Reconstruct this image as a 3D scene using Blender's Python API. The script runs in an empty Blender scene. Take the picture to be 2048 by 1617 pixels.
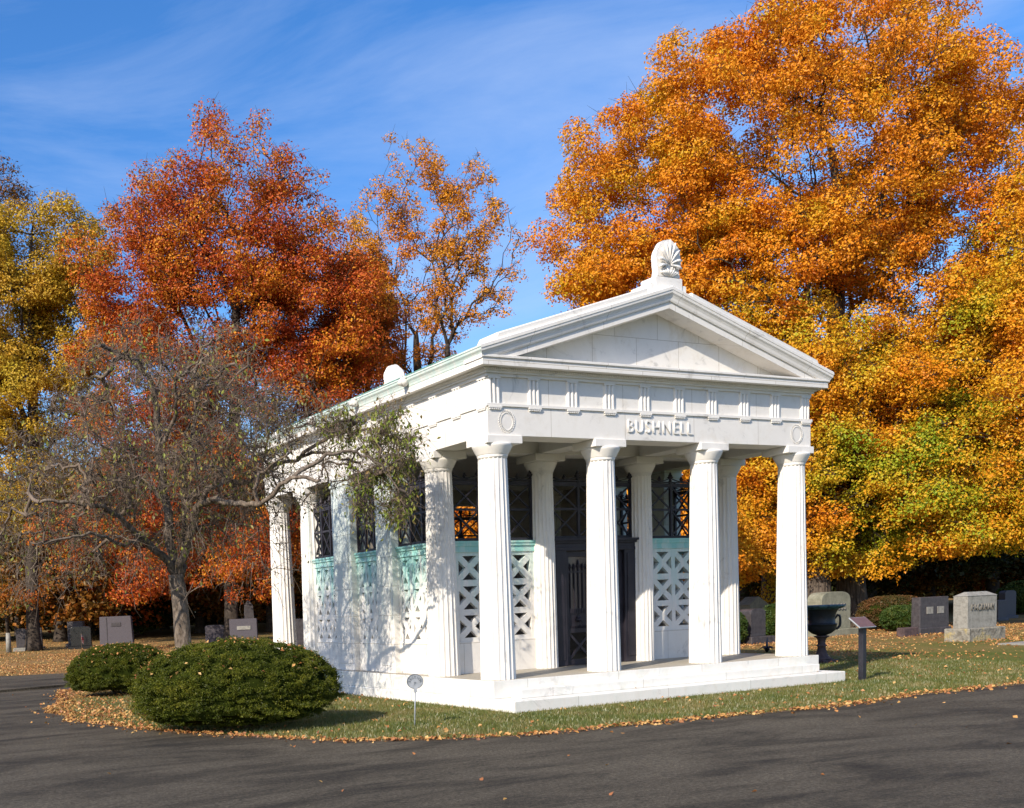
import bpy, math, random
import numpy as np
from mathutils import Vector, Matrix
R = math.radians
rng = np.random.default_rng(11)
random.seed(5)
scn = bpy.context.scene
col = scn.collection
H0 = 0.477            # top of the marble platform above the ground

# ------------------------------------------------------------------ camera
CR = np.array([[0.901477, -0.430637, -0.043498], [0.425447, 0.900098, -0.093905], [0.079591, 0.066147, 0.99463]])
CP = np.array([-10.223, -14.590, 1.247 + H0])
FPX, PPX, PPY = 2137.0, 634.3, 1423.8      # focal length and principal point on a 2048 x 1617 frame
cam_data = bpy.data.cameras.new('camera')
cam = bpy.data.objects.new('camera', cam_data); col.objects.link(cam); scn.camera = cam
cam_data.sensor_width = 36; cam_data.sensor_fit = 'HORIZONTAL'
cam_data.lens = FPX / 2048 * 36
cam_data.shift_x = (1024 - PPX) / 2048
cam_data.shift_y = (PPY - 808.5) / 2048
cam_data.clip_end = 3000
m = Matrix.Identity(4)
for i in range(3):
    m[i][0] = CR[0][i]; m[i][1] = CR[2][i]; m[i][2] = -CR[1][i]; m[i][3] = CP[i]
cam.matrix_world = m
FW = np.array([0.42734, 0.90409]); RT = np.array([0.90409, -0.42734])

# ------------------------------------------------------------------ light
SUN_AZ, SUN_EL = R(25), R(33)       # direction the light travels towards, height above horizon
sd = Vector((math.cos(SUN_AZ) * math.cos(SUN_EL), math.sin(SUN_AZ) * math.cos(SUN_EL), -math.sin(SUN_EL)))
sl = bpy.data.lights.new('sun', 'SUN'); sl.energy = 4.5; sl.angle = R(0.53); sl.color = (1.0, 0.89, 0.74)
so = bpy.data.objects.new('sun', sl); col.objects.link(so); so.rotation_euler = sd.to_track_quat('-Z', 'Y').to_euler()
so.location = (-30, -20, 40)
world = bpy.data.worlds.new('World'); scn.world = world; world.use_nodes = True
wt = world.node_tree; wt.nodes.clear()
def wn(t, **k):
    n = wt.nodes.new(t)
    for a, b in k.items(): setattr(n, a, b)
    return n
sky = wn('ShaderNodeTexSky', sky_type='NISHITA'); sky.sun_disc = False
sky.sun_elevation = SUN_EL
sky.sun_rotation = math.atan2(-sd.x, -sd.y)
sky.altitude = 200; sky.air_density = 1.0; sky.dust_density = 0.9; sky.ozone_density = 3.5
hs = wn('ShaderNodeHueSaturation'); hs.inputs['Saturation'].default_value = 1.28; hs.inputs['Value'].default_value = 1.12; hs.inputs['Hue'].default_value = 0.507
tc = wn('ShaderNodeTexCoord'); mp = wn('ShaderNodeMapping'); mp.inputs['Scale'].default_value = (0.9, 1.1, 3.6)
mp.inputs['Rotation'].default_value = (R(8), R(12), R(-25))
nz = wn('ShaderNodeTexNoise'); nz.inputs['Scale'].default_value = 2.1; nz.inputs['Detail'].default_value = 9; nz.inputs['Roughness'].default_value = 0.62; nz.inputs['Distortion'].default_value = 0.7
cr_ = wn('ShaderNodeValToRGB'); cr_.color_ramp.elements[0].position = 0.38; cr_.color_ramp.elements[1].position = 0.80
cr_.color_ramp.elements[1].color = (0.55, 0.55, 0.55, 1)
mx = wn('ShaderNodeMixRGB'); mx.inputs[2].default_value = (3.4, 4.1, 5.6, 1)
bg = wn('ShaderNodeBackground'); bg.inputs['Strength'].default_value = 0.14
wo = wn('ShaderNodeOutputWorld')
L = wt.links
L.new(sky.outputs[0], hs.inputs['Color']); L.new(hs.outputs[0], mx.inputs[1])
L.new(tc.outputs['Generated'], mp.inputs[0]); L.new(mp.outputs[0], nz.inputs['Vector']); L.new(nz.outputs['Fac'], cr_.inputs[0]); L.new(cr_.outputs[0], mx.inputs[0])
L.new(mx.outputs[0], bg.inputs['Color']); L.new(bg.outputs[0], wo.inputs['Surface'])
scn.view_settings.view_transform = 'Standard'; scn.view_settings.look = 'None'
scn.view_settings.exposure = 0.48; scn.view_settings.gamma = 1.0
scn.cycles.max_bounces = 6; scn.cycles.diffuse_bounces = 3; scn.cycles.transmission_bounces = 3; scn.cycles.transparent_max_bounces = 6
scn.cycles.caustics_reflective = False; scn.cycles.caustics_refractive = False

# ------------------------------------------------------------------ terrain and placing
def gz(x, y): return min(1.2, 0.02 * max(0.0, y - 14))
def at(px, py, dep):
    """point seen at photo pixel (2048 wide) at a forward distance of dep metres"""
    d = CR.T @ np.array([(px - PPX) / FPX, 1.0, -(py - PPY) / FPX])
    return CP + d * dep / (d[:2] @ FW)
def foot(px, dep):
    P = at(px, 1250, dep); return Vector((P[0], P[1], gz(P[0], P[1])))

# ------------------------------------------------------------------ materials
MATS = {}
def newmat(name, rough=0.6, spec=0.3, metal=0.0):
    m = bpy.data.materials.new(name); m.use_nodes = True
    nt = m.node_tree; b = nt.nodes['Principled BSDF']
    b.inputs['Roughness'].default_value = rough; b.inputs['Specular IOR Level'].default_value = spec; b.inputs['Metallic'].default_value = metal
    MATS[name] = m
    return m, nt, b
def nd(nt, t, **k):
    n = nt.nodes.new(t)
    for a, v in k.items():
        if a in n.inputs: n.inputs[a].default_value = v
        else: setattr(n, a, v)
    return n
def ramp(nt, stops, interp='LINEAR'):
    r = nt.nodes.new('ShaderNodeValToRGB'); e = r.color_ramp.elements; r.color_ramp.interpolation = interp
    while len(e) > 1: e.remove(e[0])
    e[0].position = stops[0][0]; e[0].color = (*stops[0][1], 1)
    for p, c in stops[1:]:
        x = e.new(p); x.color = (*c, 1)
    return r
def bw(v): return (v, v, v)
def noise_mat(name, stops, scale=5, detail=6, rough=0.7, spec=0.25, metal=0, bump=0.0, bscale=30, stretch=(1, 1, 1), roughness=0.6, coords='Object', bdist=0.02):
    m, nt, b = newmat(name, rough, spec, metal)
    tc = nd(nt, 'ShaderNodeTexCoord'); mp = nd(nt, 'ShaderNodeMapping', Scale=stretch)
    n = nd(nt, 'ShaderNodeTexNoise', Scale=scale, Detail=detail, Roughness=roughness)
    r = ramp(nt, stops); l = nt.links
    l.new(tc.outputs[coords], mp.inputs[0]); l.new(mp.outputs[0], n.inputs['Vector']); l.new(n.outputs['Fac'], r.inputs[0]); l.new(r.outputs[0], b.inputs['Base Color'])
    if bump:
        n2 = nd(nt, 'ShaderNodeTexNoise', Scale=bscale, Detail=5); bp = nd(nt, 'ShaderNodeBump', Strength=bump, Distance=bdist)
        l.new(mp.outputs[0], n2.inputs['Vector']); l.new(n2.outputs['Fac'], bp.inputs['Height']); l.new(bp.outputs[0], b.inputs['Normal'])
    return m

def marble(name, joints=None, patina=None, pstrength=0.0, stain=0.35, base=(0.81, 0.782, 0.735), streak=False):
    """white marble: faint grey veins and dirt, optional block joints (w, h) and verdigris run-off (z0, z1)"""
    m, nt, b = newmat(name, 0.62, 0.25); l = nt.links
    geo = nd(nt, 'ShaderNodeTexCoord'); sep = nd(nt, 'ShaderNodeSeparateXYZ'); l.new(geo.outputs['Object'], sep.inputs[0])
    n1 = nd(nt, 'ShaderNodeTexNoise', Scale=1.4, Detail=9, Roughness=0.68, Distortion=1.6)
    l.new(geo.outputs['Object'], n1.inputs['Vector'])
    r1 = ramp(nt, [(0.30, tuple(c * 0.66 for c in base)), (0.42, tuple(c * 0.95 for c in base)), (0.7, base)])
    l.new(n1.outputs['Fac'], r1.inputs[0]); cur = r1.outputs[0]
    # warm and grey weather stains
    mp = nd(nt, 'ShaderNodeMapping', Scale=(5, 5, 1.1 if streak else 3.5)); l.new(geo.outputs['Object'], mp.inputs[0])
    n2 = nd(nt, 'ShaderNodeTexNoise', Scale=0.9, Detail=6, Roughness=0.62); l.new(mp.outputs[0], n2.inputs['Vector'])
    r2 = ramp(nt, [(0.52, bw(0)), (0.78, bw(1))]); l.new(n2.outputs['Fac'], r2.inputs[0])
    mu = nd(nt, 'ShaderNodeMath', operation='MULTIPLY'); mu.inputs[1].default_value = stain; l.new(r2.outputs[0], mu.inputs[0])
    mx = nd(nt, 'ShaderNodeMixRGB'); mx.inputs[2].default_value = (0.60, 0.53, 0.42, 1); l.new(mu.outputs[0], mx.inputs[0]); l.new(cur, mx.inputs[1]); cur = mx.outputs[0]
    if patina:
        mr = nd(nt, 'ShaderNodeMapRange'); mr.inputs['From Min'].default_value = patina[0]; mr.inputs['From Max'].default_value = patina[1]; l.new(sep.outputs['Z'], mr.inputs['Value'])
        mp3 = nd(nt, 'ShaderNodeMapping', Scale=(9, 9, 0.7)); l.new(geo.outputs['Object'], mp3.inputs[0])
        n3 = nd(nt, 'ShaderNodeTexNoise', Scale=0.8, Detail=5, Roughness=0.6); l.new(mp3.outputs[0], n3.inputs['Vector'])
        ad = nd(nt, 'ShaderNodeMath', operation='MULTIPLY_ADD'); ad.inputs[1].default_value = 0.75; ad.inputs[2].default_value = -0.42; l.new(mr.outputs[0], ad.inputs[0])
        n3.inputs['Detail'].default_value = 9; n3.inputs['Roughness'].default_value = 0.7
        a2 = nd(nt, 'ShaderNodeMath', operation='MULTIPLY_ADD'); a2.inputs[1].default_value = 1.7; l.new(n3.outputs['Fac'], a2.inputs[0]); ad3 = nd(nt, 'ShaderNodeMath', operation='SUBTRACT'); ad3.inputs[1].default_value = 0.36; l.new(ad.outputs[0], ad3.inputs[0]); l.new(ad3.outputs[0], a2.inputs[2])
        r3 = ramp(nt, [(0.25, bw(0)), (0.8, bw(1))]); l.new(a2.outputs[0], r3.inputs[0])
        m3 = nd(nt, 'ShaderNodeMath', operation='MULTIPLY'); m3.inputs[1].default_value = pstrength; l.new(r3.outputs[0], m3.inputs[0])
        mx2 = nd(nt, 'ShaderNodeMixRGB'); mx2.inputs[2].default_value = (0.24, 0.58, 0.54, 1)
        l.new(m3.outputs[0], mx2.inputs[0]); l.new(cur, mx2.inputs[1]); cur = mx2.outputs[0]
    if joints:
        ad = nd(nt, 'ShaderNodeMath', operation='ADD'); l.new(sep.outputs['X'], ad.inputs[0]); l.new(sep.outputs['Y'], ad.inputs[1])
        cb = nd(nt, 'ShaderNodeCombineXYZ'); l.new(ad.outputs[0], cb.inputs['X']); l.new(sep.outputs['Z'], cb.inputs['Y'])
        bk = nd(nt, 'ShaderNodeTexBrick', Scale=1.0); bk.inputs['Color1'].default_value = (1, 1, 1, 1); bk.inputs['Color2'].default_value = (0.93, 0.925, 0.92, 1)
        bk.inputs['Mortar'].default_value = (0.5, 0.46, 0.4, 1); bk.inputs['Mortar Size'].default_value = 0.0045; bk.inputs['Mortar Smooth'].default_value = 0.4
        bk.inputs['Brick Width'].default_value = joints[0]; bk.inputs['Row Height'].default_value = joints[1]
        l.new(cb.outputs[0], bk.inputs['Vector'])
        mm = nd(nt, 'ShaderNodeMixRGB', blend_type='MULTIPLY'); mm.inputs[0].default_value = 1; l.new(cur, mm.inputs[1]); l.new(bk.outputs[0], mm.inputs[2]); cur = mm.outputs[0]
    l.new(cur, b.inputs['Base Color'])
    nb = nd(nt, 'ShaderNodeTexNoise', Scale=14, Detail=8, Roughness=0.7); bp = nd(nt, 'ShaderNodeBump', Strength=0.22, Distance=0.012)
    l.new(geo.outputs['Object'], nb.inputs['Vector']); l.new(nb.outputs['Fac'], bp.inputs['Height']); l.new(bp.outputs[0], b.inputs['Normal'])
    return m
M_marble = marble('marble', stain=0.22, streak=True)
M_block = marble('marble_blocks', joints=(1.55, 5.0), stain=0.4)
M_step = marble('marble_steps', joints=(1.9, 9.0), stain=0.45, patina=(-2.5, 1.6), pstrength=0.10)
M_pedi = marble('marble_tympanum', joints=(0.95, 0.47), stain=0.55)
M_wall = marble('marble_wall', joints=(0.8, 0.55), stain=0.3, patina=(0.2, 2.4), pstrength=0.28)
M_panel = marble('marble_panel_patina', stain=0.2, patina=(0.9, 2.35), pstrength=0.9)
M_panel_front = marble('marble_panel_front', stain=0.3, patina=(0.6, 2.35), pstrength=0.45)
M_gutter = marble('marble_gutter_patina', stain=0.5, patina=(3.5, 5.5), pstrength=0.42)
M_cream = marble('marble_capital', stain=0.4, base=(0.74, 0.72, 0.68))
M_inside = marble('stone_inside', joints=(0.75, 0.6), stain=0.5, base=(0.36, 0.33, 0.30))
M_copper = noise_mat('verdigris_copper', [(0.3, (0.10, 0.26, 0.22)), (0.6, (0.25, 0.50, 0.43))], scale=6, rough=0.7)
M_bronze = noise_mat('dark_bronze', [(0.3, (0.014, 0.012, 0.018)), (0.7, (0.030, 0.026, 0.036))], scale=4, rough=0.5, spec=0.35, bump=0.1)
M_bark = noise_mat('maple_bark', [(0.3, (0.035, 0.027, 0.021)), (0.6, (0.13, 0.105, 0.085)), (0.8, (0.24, 0.21, 0.175))], scale=3, stretch=(3.2, 3.2, 0.45), rough=0.9, spec=0.1, bump=1.0, bscale=4, bdist=0.09)
M_limb = noise_mat('maple_limb_bark', [(0.3, (0.025, 0.020, 0.016)), (0.7, (0.085, 0.068, 0.055))], scale=6, rough=0.9, spec=0.1)
M_crabbark = noise_mat('crabapple_bark', [(0.3, (0.06, 0.045, 0.033)), (0.55, (0.17, 0.135, 0.105)), (0.8, (0.32, 0.27, 0.215))], scale=9, stretch=(2, 2, .8), rough=0.9, spec=0.15, bump=0.7, bscale=14)
M_twig = noise_mat('crabapple_twig', [(0.3, (0.085, 0.062, 0.046)), (0.7, (0.22, 0.17, 0.13))], scale=7, rough=0.8, spec=0.2)
M_granite = noise_mat('grey_granite', [(0.3, (0.13, 0.12, 0.105)), (0.5, (0.26, 0.25, 0.22)), (0.75, (0.35, 0.335, 0.30))], scale=7, detail=10, rough=0.8, bump=0.4, bscale=60, roughness=0.75)
M_green_granite = noise_mat('lichen_granite', [(0.3, (0.12, 0.12, 0.085)), (0.55, (0.23, 0.225, 0.165)), (0.75, (0.33, 0.32, 0.25))], scale=3, detail=10, rough=0.85, bump=0.4, bscale=50, roughness=0.75)
M_rock = noise_mat('rock_faced_granite', [(0.3, (0.12, 0.105, 0.08)), (0.5, (0.26, 0.24, 0.20)), (0.62, (0.34, 0.27, 0.12)), (0.75, (0.34, 0.33, 0.3))], scale=4, rough=0.9, bump=1.0, bscale=9, bdist=0.06)
M_violet = noise_mat('violet_granite', [(0.3, (0.058, 0.050, 0.058)), (0.7, (0.095, 0.084, 0.095))], scale=40, rough=0.55, spec=0.4)
M_dark = noise_mat('dark_granite', [(0.3, (0.03, 0.026, 0.028)), (0.7, (0.075, 0.066, 0.068))], scale=8, rough=0.5, spec=0.4, bump=.1)
M_black = noise_mat('black_polished_granite', [(0.3, (0.008, 0.008, 0.010)), (0.7, (0.02, 0.02, 0.022))], scale=30, rough=0.2, spec=0.5)
M_letter = noise_mat('shade_dark_letter_stone', [(0.3, (0.15, 0.14, 0.125)), (0.7, (0.20, 0.19, 0.17))], scale=12)  # darkened: shade around the raised letters put into their colour
M_iron = noise_mat('black_cast_iron', [(0.3, (0.008, 0.009, 0.012)), (0.7, (0.022, 0.024, 0.030))], scale=10, rough=0.5, spec=0.4, bump=0.2)
M_rim = noise_mat('blue_green_rim', [(0.35, (0.02, 0.045, 0.06)), (0.6, (0.07, 0.16, 0.19))], scale=9, rough=0.6)
M_rust = noise_mat('rusty_iron_pedestal', [(0.3, (0.045, 0.032, 0.034)), (0.7, (0.12, 0.08, 0.075))], scale=8, rough=0.8, bump=0.3)
M_plaque = noise_mat('brown_plaque', [(0.3, (0.11, 0.062, 0.056)), (0.7, (0.16, 0.09, 0.082))], scale=20, rough=0.4)
M_post = noise_mat('black_painted_post', [(0.3, (0.012, 0.012, 0.018)), (0.7, (0.025, 0.025, 0.035))], scale=10, rough=0.4, spec=.5)
M_alu = noise_mat('galvanised_metal', [(0.3, (0.28, 0.30, 0.33)), (0.7, (0.42, 0.45, 0.49))], scale=16, rough=0.5, spec=.5, metal=0.25, bump=0.15)
M_aludark = noise_mat('dark_metal_edge', [(0.3, (0.10, 0.12, 0.14)), (0.7, (0.2, 0.22, 0.25))], scale=16, rough=0.5)
M_white = noise_mat('white_paint', [(0.3, (0.6, 0.6, 0.58)), (0.7, (0.75, 0.75, 0.73))], scale=9)
M_flag = noise_mat('faded_flag_cloth', [(0.45, (0.45, 0.07, 0.08)), (0.55, (0.6, 0.56, 0.56))], scale=1, stretch=(1, 1, 14), detail=0)

def leafmat(name, stops, hue_stops=None, trans=0.28, cscale=0.42, mixw=0.42, gloss=0.05):
    """leaf colour = per-leaf random tint + slow noise through the crown"""
    m = bpy.data.materials.new(name); m.use_nodes = True; nt = m.node_tree; nt.nodes.clear(); l = nt.links
    at_ = nd(nt, 'ShaderNodeAttribute'); at_.attribute_name = 'tint'
    tc = nd(nt, 'ShaderNodeTexCoord'); n = nd(nt, 'ShaderNodeTexNoise', Scale=cscale, Detail=3, Roughness=0.6)
    l.new(tc.outputs['Object'], n.inputs['Vector'])
    st = nd(nt, 'ShaderNodeMapRange'); st.inputs['From Min'].default_value = 0.34; st.inputs['From Max'].default_value = 0.66; l.new(n.outputs['Fac'], st.inputs['Value'])
    mixv = nd(nt, 'ShaderNodeMix'); mixv.inputs[0].default_value = mixw
    l.new(st.outputs[0], mixv.inputs[2]); l.new(at_.outputs['Fac'], mixv.inputs[3])
    r = ramp(nt, stops); l.new(mixv.outputs[0], r.inputs[0])
    d = nd(nt, 'ShaderNodeBsdfDiffuse'); t = nd(nt, 'ShaderNodeBsdfTranslucent'); g = nd(nt, 'ShaderNodeBsdfGlossy'); g.inputs['Roughness'].default_value = 0.45
    g.inputs['Color'].default_value = (0.8, 0.8, 0.8, 1)
    l.new(r.outputs[0], d.inputs[0]); l.new(r.outputs[0], t.inputs[0])
    m1 = nd(nt, 'ShaderNodeMixShader'); m1.inputs[0].default_value = trans; l.new(d.outputs[0], m1.inputs[1]); l.new(t.outputs[0], m1.inputs[2])
    m2 = nd(nt, 'ShaderNodeMixShader'); m2.inputs[0].default_value = gloss * 0.35; l.new(m1.outputs[0], m2.inputs[1]); l.new(g.outputs[0], m2.inputs[2])
    o = nd(nt, 'ShaderNodeOutputMaterial'); l.new(m2.outputs[0], o.inputs[0])
    MATS[name] = m; return m
LF_orange = leafmat('orange_maple_leaves', [(0.0, (0.40, 0.36, 0.02)), (0.2, (0.66, 0.38, 0.02)), (0.45, (0.74, 0.31, 0.018)), (0.75, (0.70, 0.235, 0.014)), (1, (0.58, 0.15, 0.012))])
LF_gold = leafmat('gold_green_maple_leaves', [(0.0, (0.22, 0.30, 0.02)), (0.2, (0.48, 0.40, 0.02)), (0.4, (0.70, 0.39, 0.02)), (0.7, (0.74, 0.29, 0.015)), (1, (0.64, 0.18, 0.012))])
LF_red = leafmat('red_maple_leaves', [(0.0, (0.54, 0.24, 0.03)), (0.3, (0.54, 0.15, 0.02)), (0.6, (0.46, 0.085, 0.016)), (1, (0.30, 0.04, 0.013))])
LF_green = leafmat('turning_maple_leaves', [(0.0, (0.13, 0.24, 0.02)), (0.3, (0.30, 0.36, 0.02)), (0.5, (0.55, 0.40, 0.02)), (0.75, (0.70, 0.34, 0.018)), (1, (0.66, 0.22, 0.014))])
LF_rust = leafmat('rusty_maple_leaves', [(0.0, (0.10, 0.12, 0.02)), (0.3, (0.26, 0.13, 0.02)), (0.6, (0.42, 0.12, 0.015)), (1, (0.36, 0.06, 0.012))])
LF_yellow = leafmat('yellow_tree_leaves', [(0.0, (0.24, 0.22, 0.025)), (0.3, (0.50, 0.36, 0.03)), (0.7, (0.60, 0.36, 0.04)), (1, (0.52, 0.24, 0.04))])
LF_amber = leafmat('amber_maple_leaves', [(0.0, (0.70, 0.40, 0.03)), (0.5, (0.68, 0.27, 0.02)), (1, (0.52, 0.15, 0.02))])
LF_shade = leafmat('shaded_wood_leaves', [(0.0, (0.015, 0.025, 0.008)), (0.4, (0.035, 0.04, 0.01)), (0.7, (0.09, 0.045, 0.012)), (1, (0.20, 0.05, 0.012))], trans=0.2, cscale=0.12)  # near-black: shade of the dense wood put into the leaf colour
LF_brown = leafmat('brown_wood_leaves', [(0.0, (0.05, 0.05, 0.012)), (0.4, (0.16, 0.08, 0.015)), (0.7, (0.30, 0.11, 0.015)), (1, (0.36, 0.06, 0.012))], trans=0.25, cscale=0.15)
LF_crab = leafmat('crabapple_leaves', [(0.0, (0.14, 0.22, 0.02)), (0.4, (0.25, 0.28, 0.05)), (0.7, (0.26, 0.21, 0.08)), (1, (0.28, 0.15, 0.07))], mixw=0.75)
LF_yew = leafmat('yew_needles', [(0.0, (0.020, 0.034, 0.004)), (0.45, (0.062, 0.080, 0.007)), (0.8, (0.145, 0.150, 0.014)), (1, (0.24, 0.215, 0.030))], trans=0.15, cscale=1.5, mixw=0.7)
LF_hedge = leafmat('hedge_leaves', [(0.0, (0.02, 0.05, 0.01)), (0.5, (0.06, 0.10, 0.02)), (0.8, (0.16, 0.15, 0.03)), (1, (0.36, 0.22, 0.05))], trans=0.2, cscale=1.2, mixw=0.6)
LF_rhedge = leafmat('red_brown_hedge_leaves', [(0.0, (0.03, 0.05, 0.012)), (0.35, (0.09, 0.07, 0.022)), (0.7, (0.16, 0.065, 0.025)), (1, (0.32, 0.17, 0.05))], trans=0.2, cscale=1.0, mixw=0.6)
LF_fallen = leafmat('fallen_leaves', [(0.0, (0.62, 0.42, 0.17)), (0.35, (0.50, 0.27, 0.09)), (0.7, (0.38, 0.16, 0.06)), (1, (0.22, 0.09, 0.05))], trans=0.1, cscale=2, mixw=0.85)
LF_grass = leafmat('grass_blades', [(0.0, (0.05, 0.085, 0.012)), (0.35, (0.11, 0.14, 0.02)), (0.6, (0.19, 0.175, 0.045)), (1, (0.36, 0.26, 0.12))], trans=0.25, cscale=1.1, mixw=0.5, gloss=0.2)

# ------------------------------------------------------------------ mesh helpers
def link(o, parent=None):
    col.objects.link(o)
    if parent is not None: o.parent = parent
    return o
def tag(o, label=None, cat=None, group=None, kind=None):
    if label: o['label'] = label
    if cat: o['category'] = cat
    if group: o['group'] = group
    if kind: o['kind'] = kind
    return o
def empty(name, loc, rz=0.0):
    o = bpy.data.objects.new(name, None); o.location = loc; o.rotation_euler = (0, 0, rz); o.empty_display_size = 0.3
    return link(o)
class MB:
    def __init__(s): s.v = []; s.f = []; s.sm = []
    def add(s, vs, fs, smooth=False):
        n = len(s.v); s.v += [tuple(p) for p in vs]; s.f += [tuple(i + n for i in f) for f in fs]; s.sm += [smooth] * len(fs); return s
    def box(s, x0, x1, y0, y1, z0, z1):
        vs = [(x, y, z) for z in (z0, z1) for y in (y0, y1) for x in (x0, x1)]
        return s.add(vs, [(0, 2, 3, 1), (4, 5, 7, 6), (0, 1, 5, 4), (2, 6, 7, 3), (0, 4, 6, 2), (1, 3, 7, 5)])
    def cbox(s, cx, cy, z0, z1, hx, hy, c=0.01, top=None):
        """box with chamfered vertical and top edges; top = (hx, hy) of the top if it tapers"""
        tx, ty = top or (hx, hy)
        def ring(ax, ay, z, c): return [(cx - ax + c, cy - ay, z), (cx + ax - c, cy - ay, z), (cx + ax, cy - ay + c, z), (cx + ax, cy + ay - c, z), (cx + ax - c, cy + ay, z), (cx - ax + c, cy + ay, z), (cx - ax, cy + ay - c, z), (cx - ax, cy - ay + c, z)]
        rings = [ring(hx, hy, z0, c), ring(tx, ty, z1 - c, c), ring(tx - c, ty - c, z1, c * .5)]
        return s.rings(rings, cap=True, smooth=False)
    def rings(s, rings, cap=True, smooth=True, closed=True):
        n = len(rings[0]); vs = [p for r in rings for p in r]; fs = []
        for i in range(len(rings) - 1):
            for j in range(n if closed else n - 1):
                k = (j + 1) % n; fs.append((i * n + j, i * n + k, (i + 1) * n + k, (i + 1) * n + j))
        s.add(vs, fs, smooth)
        if cap:
            b = len(s.v) - len(vs)
            s.f.append(tuple(b + j for j in reversed(range(n)))); s.f.append(tuple(b + (len(rings) - 1) * n + j for j in range(n))); s.sm += [False, False]
        return s
    def lathe(s, prof, cx=0, cy=0, n=24, cap=True):
        return s.rings([[(cx + r * math.cos(2 * math.pi * j / n), cy + r * math.sin(2 * math.pi * j / n), z) for j in range(n)] for r, z in prof], cap)
    def bar(s, a, b, w, t, up=(0, 0, 1)):
        a = Vector(a); b = Vector(b); d = (b - a).normalized(); u = Vector(up); sx = d.cross(u)
        if sx.length < 1e-4: sx = d.cross(Vector((0, 1, 0)))
        sx.normalize(); sy = sx.cross(d)
        c = [(-1, -1), (1, -1), (1, 1), (-1, 1)]
        return s.rings([[tuple(p + sx * (i * w / 2) + sy * (j * t / 2)) for i, j in c] for p in (a, b)], smooth=False)
    def tube(s, pts, rad, n=8, cap=True):
        pts = [Vector(p) for p in pts]; rad = rad if isinstance(rad, (list, tuple)) else [rad] * len(pts)
        rs = []; ref = Vector((0.31, 0.17, 0.93))
        for i, p in enumerate(pts):
            d = (pts[min(i + 1, len(pts) - 1)] - pts[max(i - 1, 0)]).normalized()
            u = d.cross(ref)
            if u.length < 1e-3: u = d.cross(Vector((1, 0, 0)))
            u.normalize(); w = d.cross(u)
            rs.append([tuple(p + (u * math.cos(2 * math.pi * j / n) + w * math.sin(2 * math.pi * j / n)) * rad[i]) for j in range(n)])
        return s.rings(rs, cap)
    def prism(s, poly, y0, y1, axis='y'):
        n = len(poly)
        if axis == 'y': a = [(x, y0, z) for x, z in poly]; b = [(x, y1, z) for x, z in poly]
        elif axis == 'x': a = [(y0, x, z) for x, z in poly]; b = [(y1, x, z) for x, z in poly]
        else: a = [(x, z, y0) for x, z in poly]; b = [(x, z, y1) for x, z in poly]
        return s.rings([a, b], smooth=False)
    def build(s, name, mat, parent=None, bevel=0.0, loc=None):
        me = bpy.data.meshes.new(name); me.from_pydata(s.v, [], s.f)
        me.polygons.foreach_set('use_smooth', s.sm)
        me.materials.append(mat); me.validate(); me.update()
        import bmesh
        bm = bmesh.new(); bm.from_mesh(me); bmesh.ops.recalc_face_normals(bm, faces=bm.faces); bm.to_mesh(me); bm.free()
        o = bpy.data.objects.new(name, me); link(o, parent)
        if loc is not None: o.location = loc
        if bevel:
            b = o.modifiers.new('bevel', 'BEVEL'); b.width = bevel; b.segments = 2; b.limit_method = 'ANGLE'
        return o
def npmesh(name, verts, faces, mat, parent=None, tint=None, smooth=False):
    k = faces.shape[1]; me = bpy.data.meshes.new(name)
    me.vertices.add(len(verts)); me.vertices.foreach_set('co', verts.astype(np.float32).ravel())
    me.loops.add(faces.size); me.loops.foreach_set('vertex_index', faces.astype(np.int32).ravel())
    me.polygons.add(len(faces)); me.polygons.foreach_set('loop_start', (np.arange(len(faces)) * k).astype(np.int32))
    me.polygons.foreach_set('loop_total', np.full(len(faces), k, np.int32))
    me.polygons.foreach_set('use_smooth', np.full(len(faces), smooth))
    if tint is not None:
        a = me.attributes.new('tint', 'FLOAT', 'FACE'); a.data.foreach_set('value', tint.astype(np.float32))
    me.materials.append(mat); me.update(calc_edges=True)
    o = bpy.data.objects.new(name, me); return link(o, parent)
def leaves(P, size, name, mat, parent=None, up=0.3, rs=None, aspect=0.7, curl=0.25, tint=None, face=None):
    """one folded leaf-sized face per point"""
    rs = rs or rng; n = len(P)
    N = rs.normal(size=(n, 3)); N /= np.linalg.norm(N, axis=1)[:, None]; N[:, 2] += up * np.sign(rs.random(n) - 0.15); N /= np.linalg.norm(N, axis=1)[:, None]
    if face is not None: N = N * .75 + face * .8 + np.array([0, 0, .25]); N /= np.linalg.norm(N, axis=1)[:, None] + 1e-9
    A = rs.normal(size=(n, 3)); U = np.cross(N, A); U /= np.linalg.norm(U, axis=1)[:, None] + 1e-9; V = np.cross(N, U)
    sz = (size * (0.6 + 0.8 * rs.random(n)))[:, None] * 0.5
    v = np.stack([P - U * sz, P - V * sz * aspect + N * sz * curl, P + U * sz, P + V * sz * aspect + N * sz * curl], 1).reshape(-1, 3)
    return npmesh(name, v, np.arange(4 * n).reshape(-1, 4), mat, parent, tint=rs.random(n) if tint is None else tint)
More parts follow.
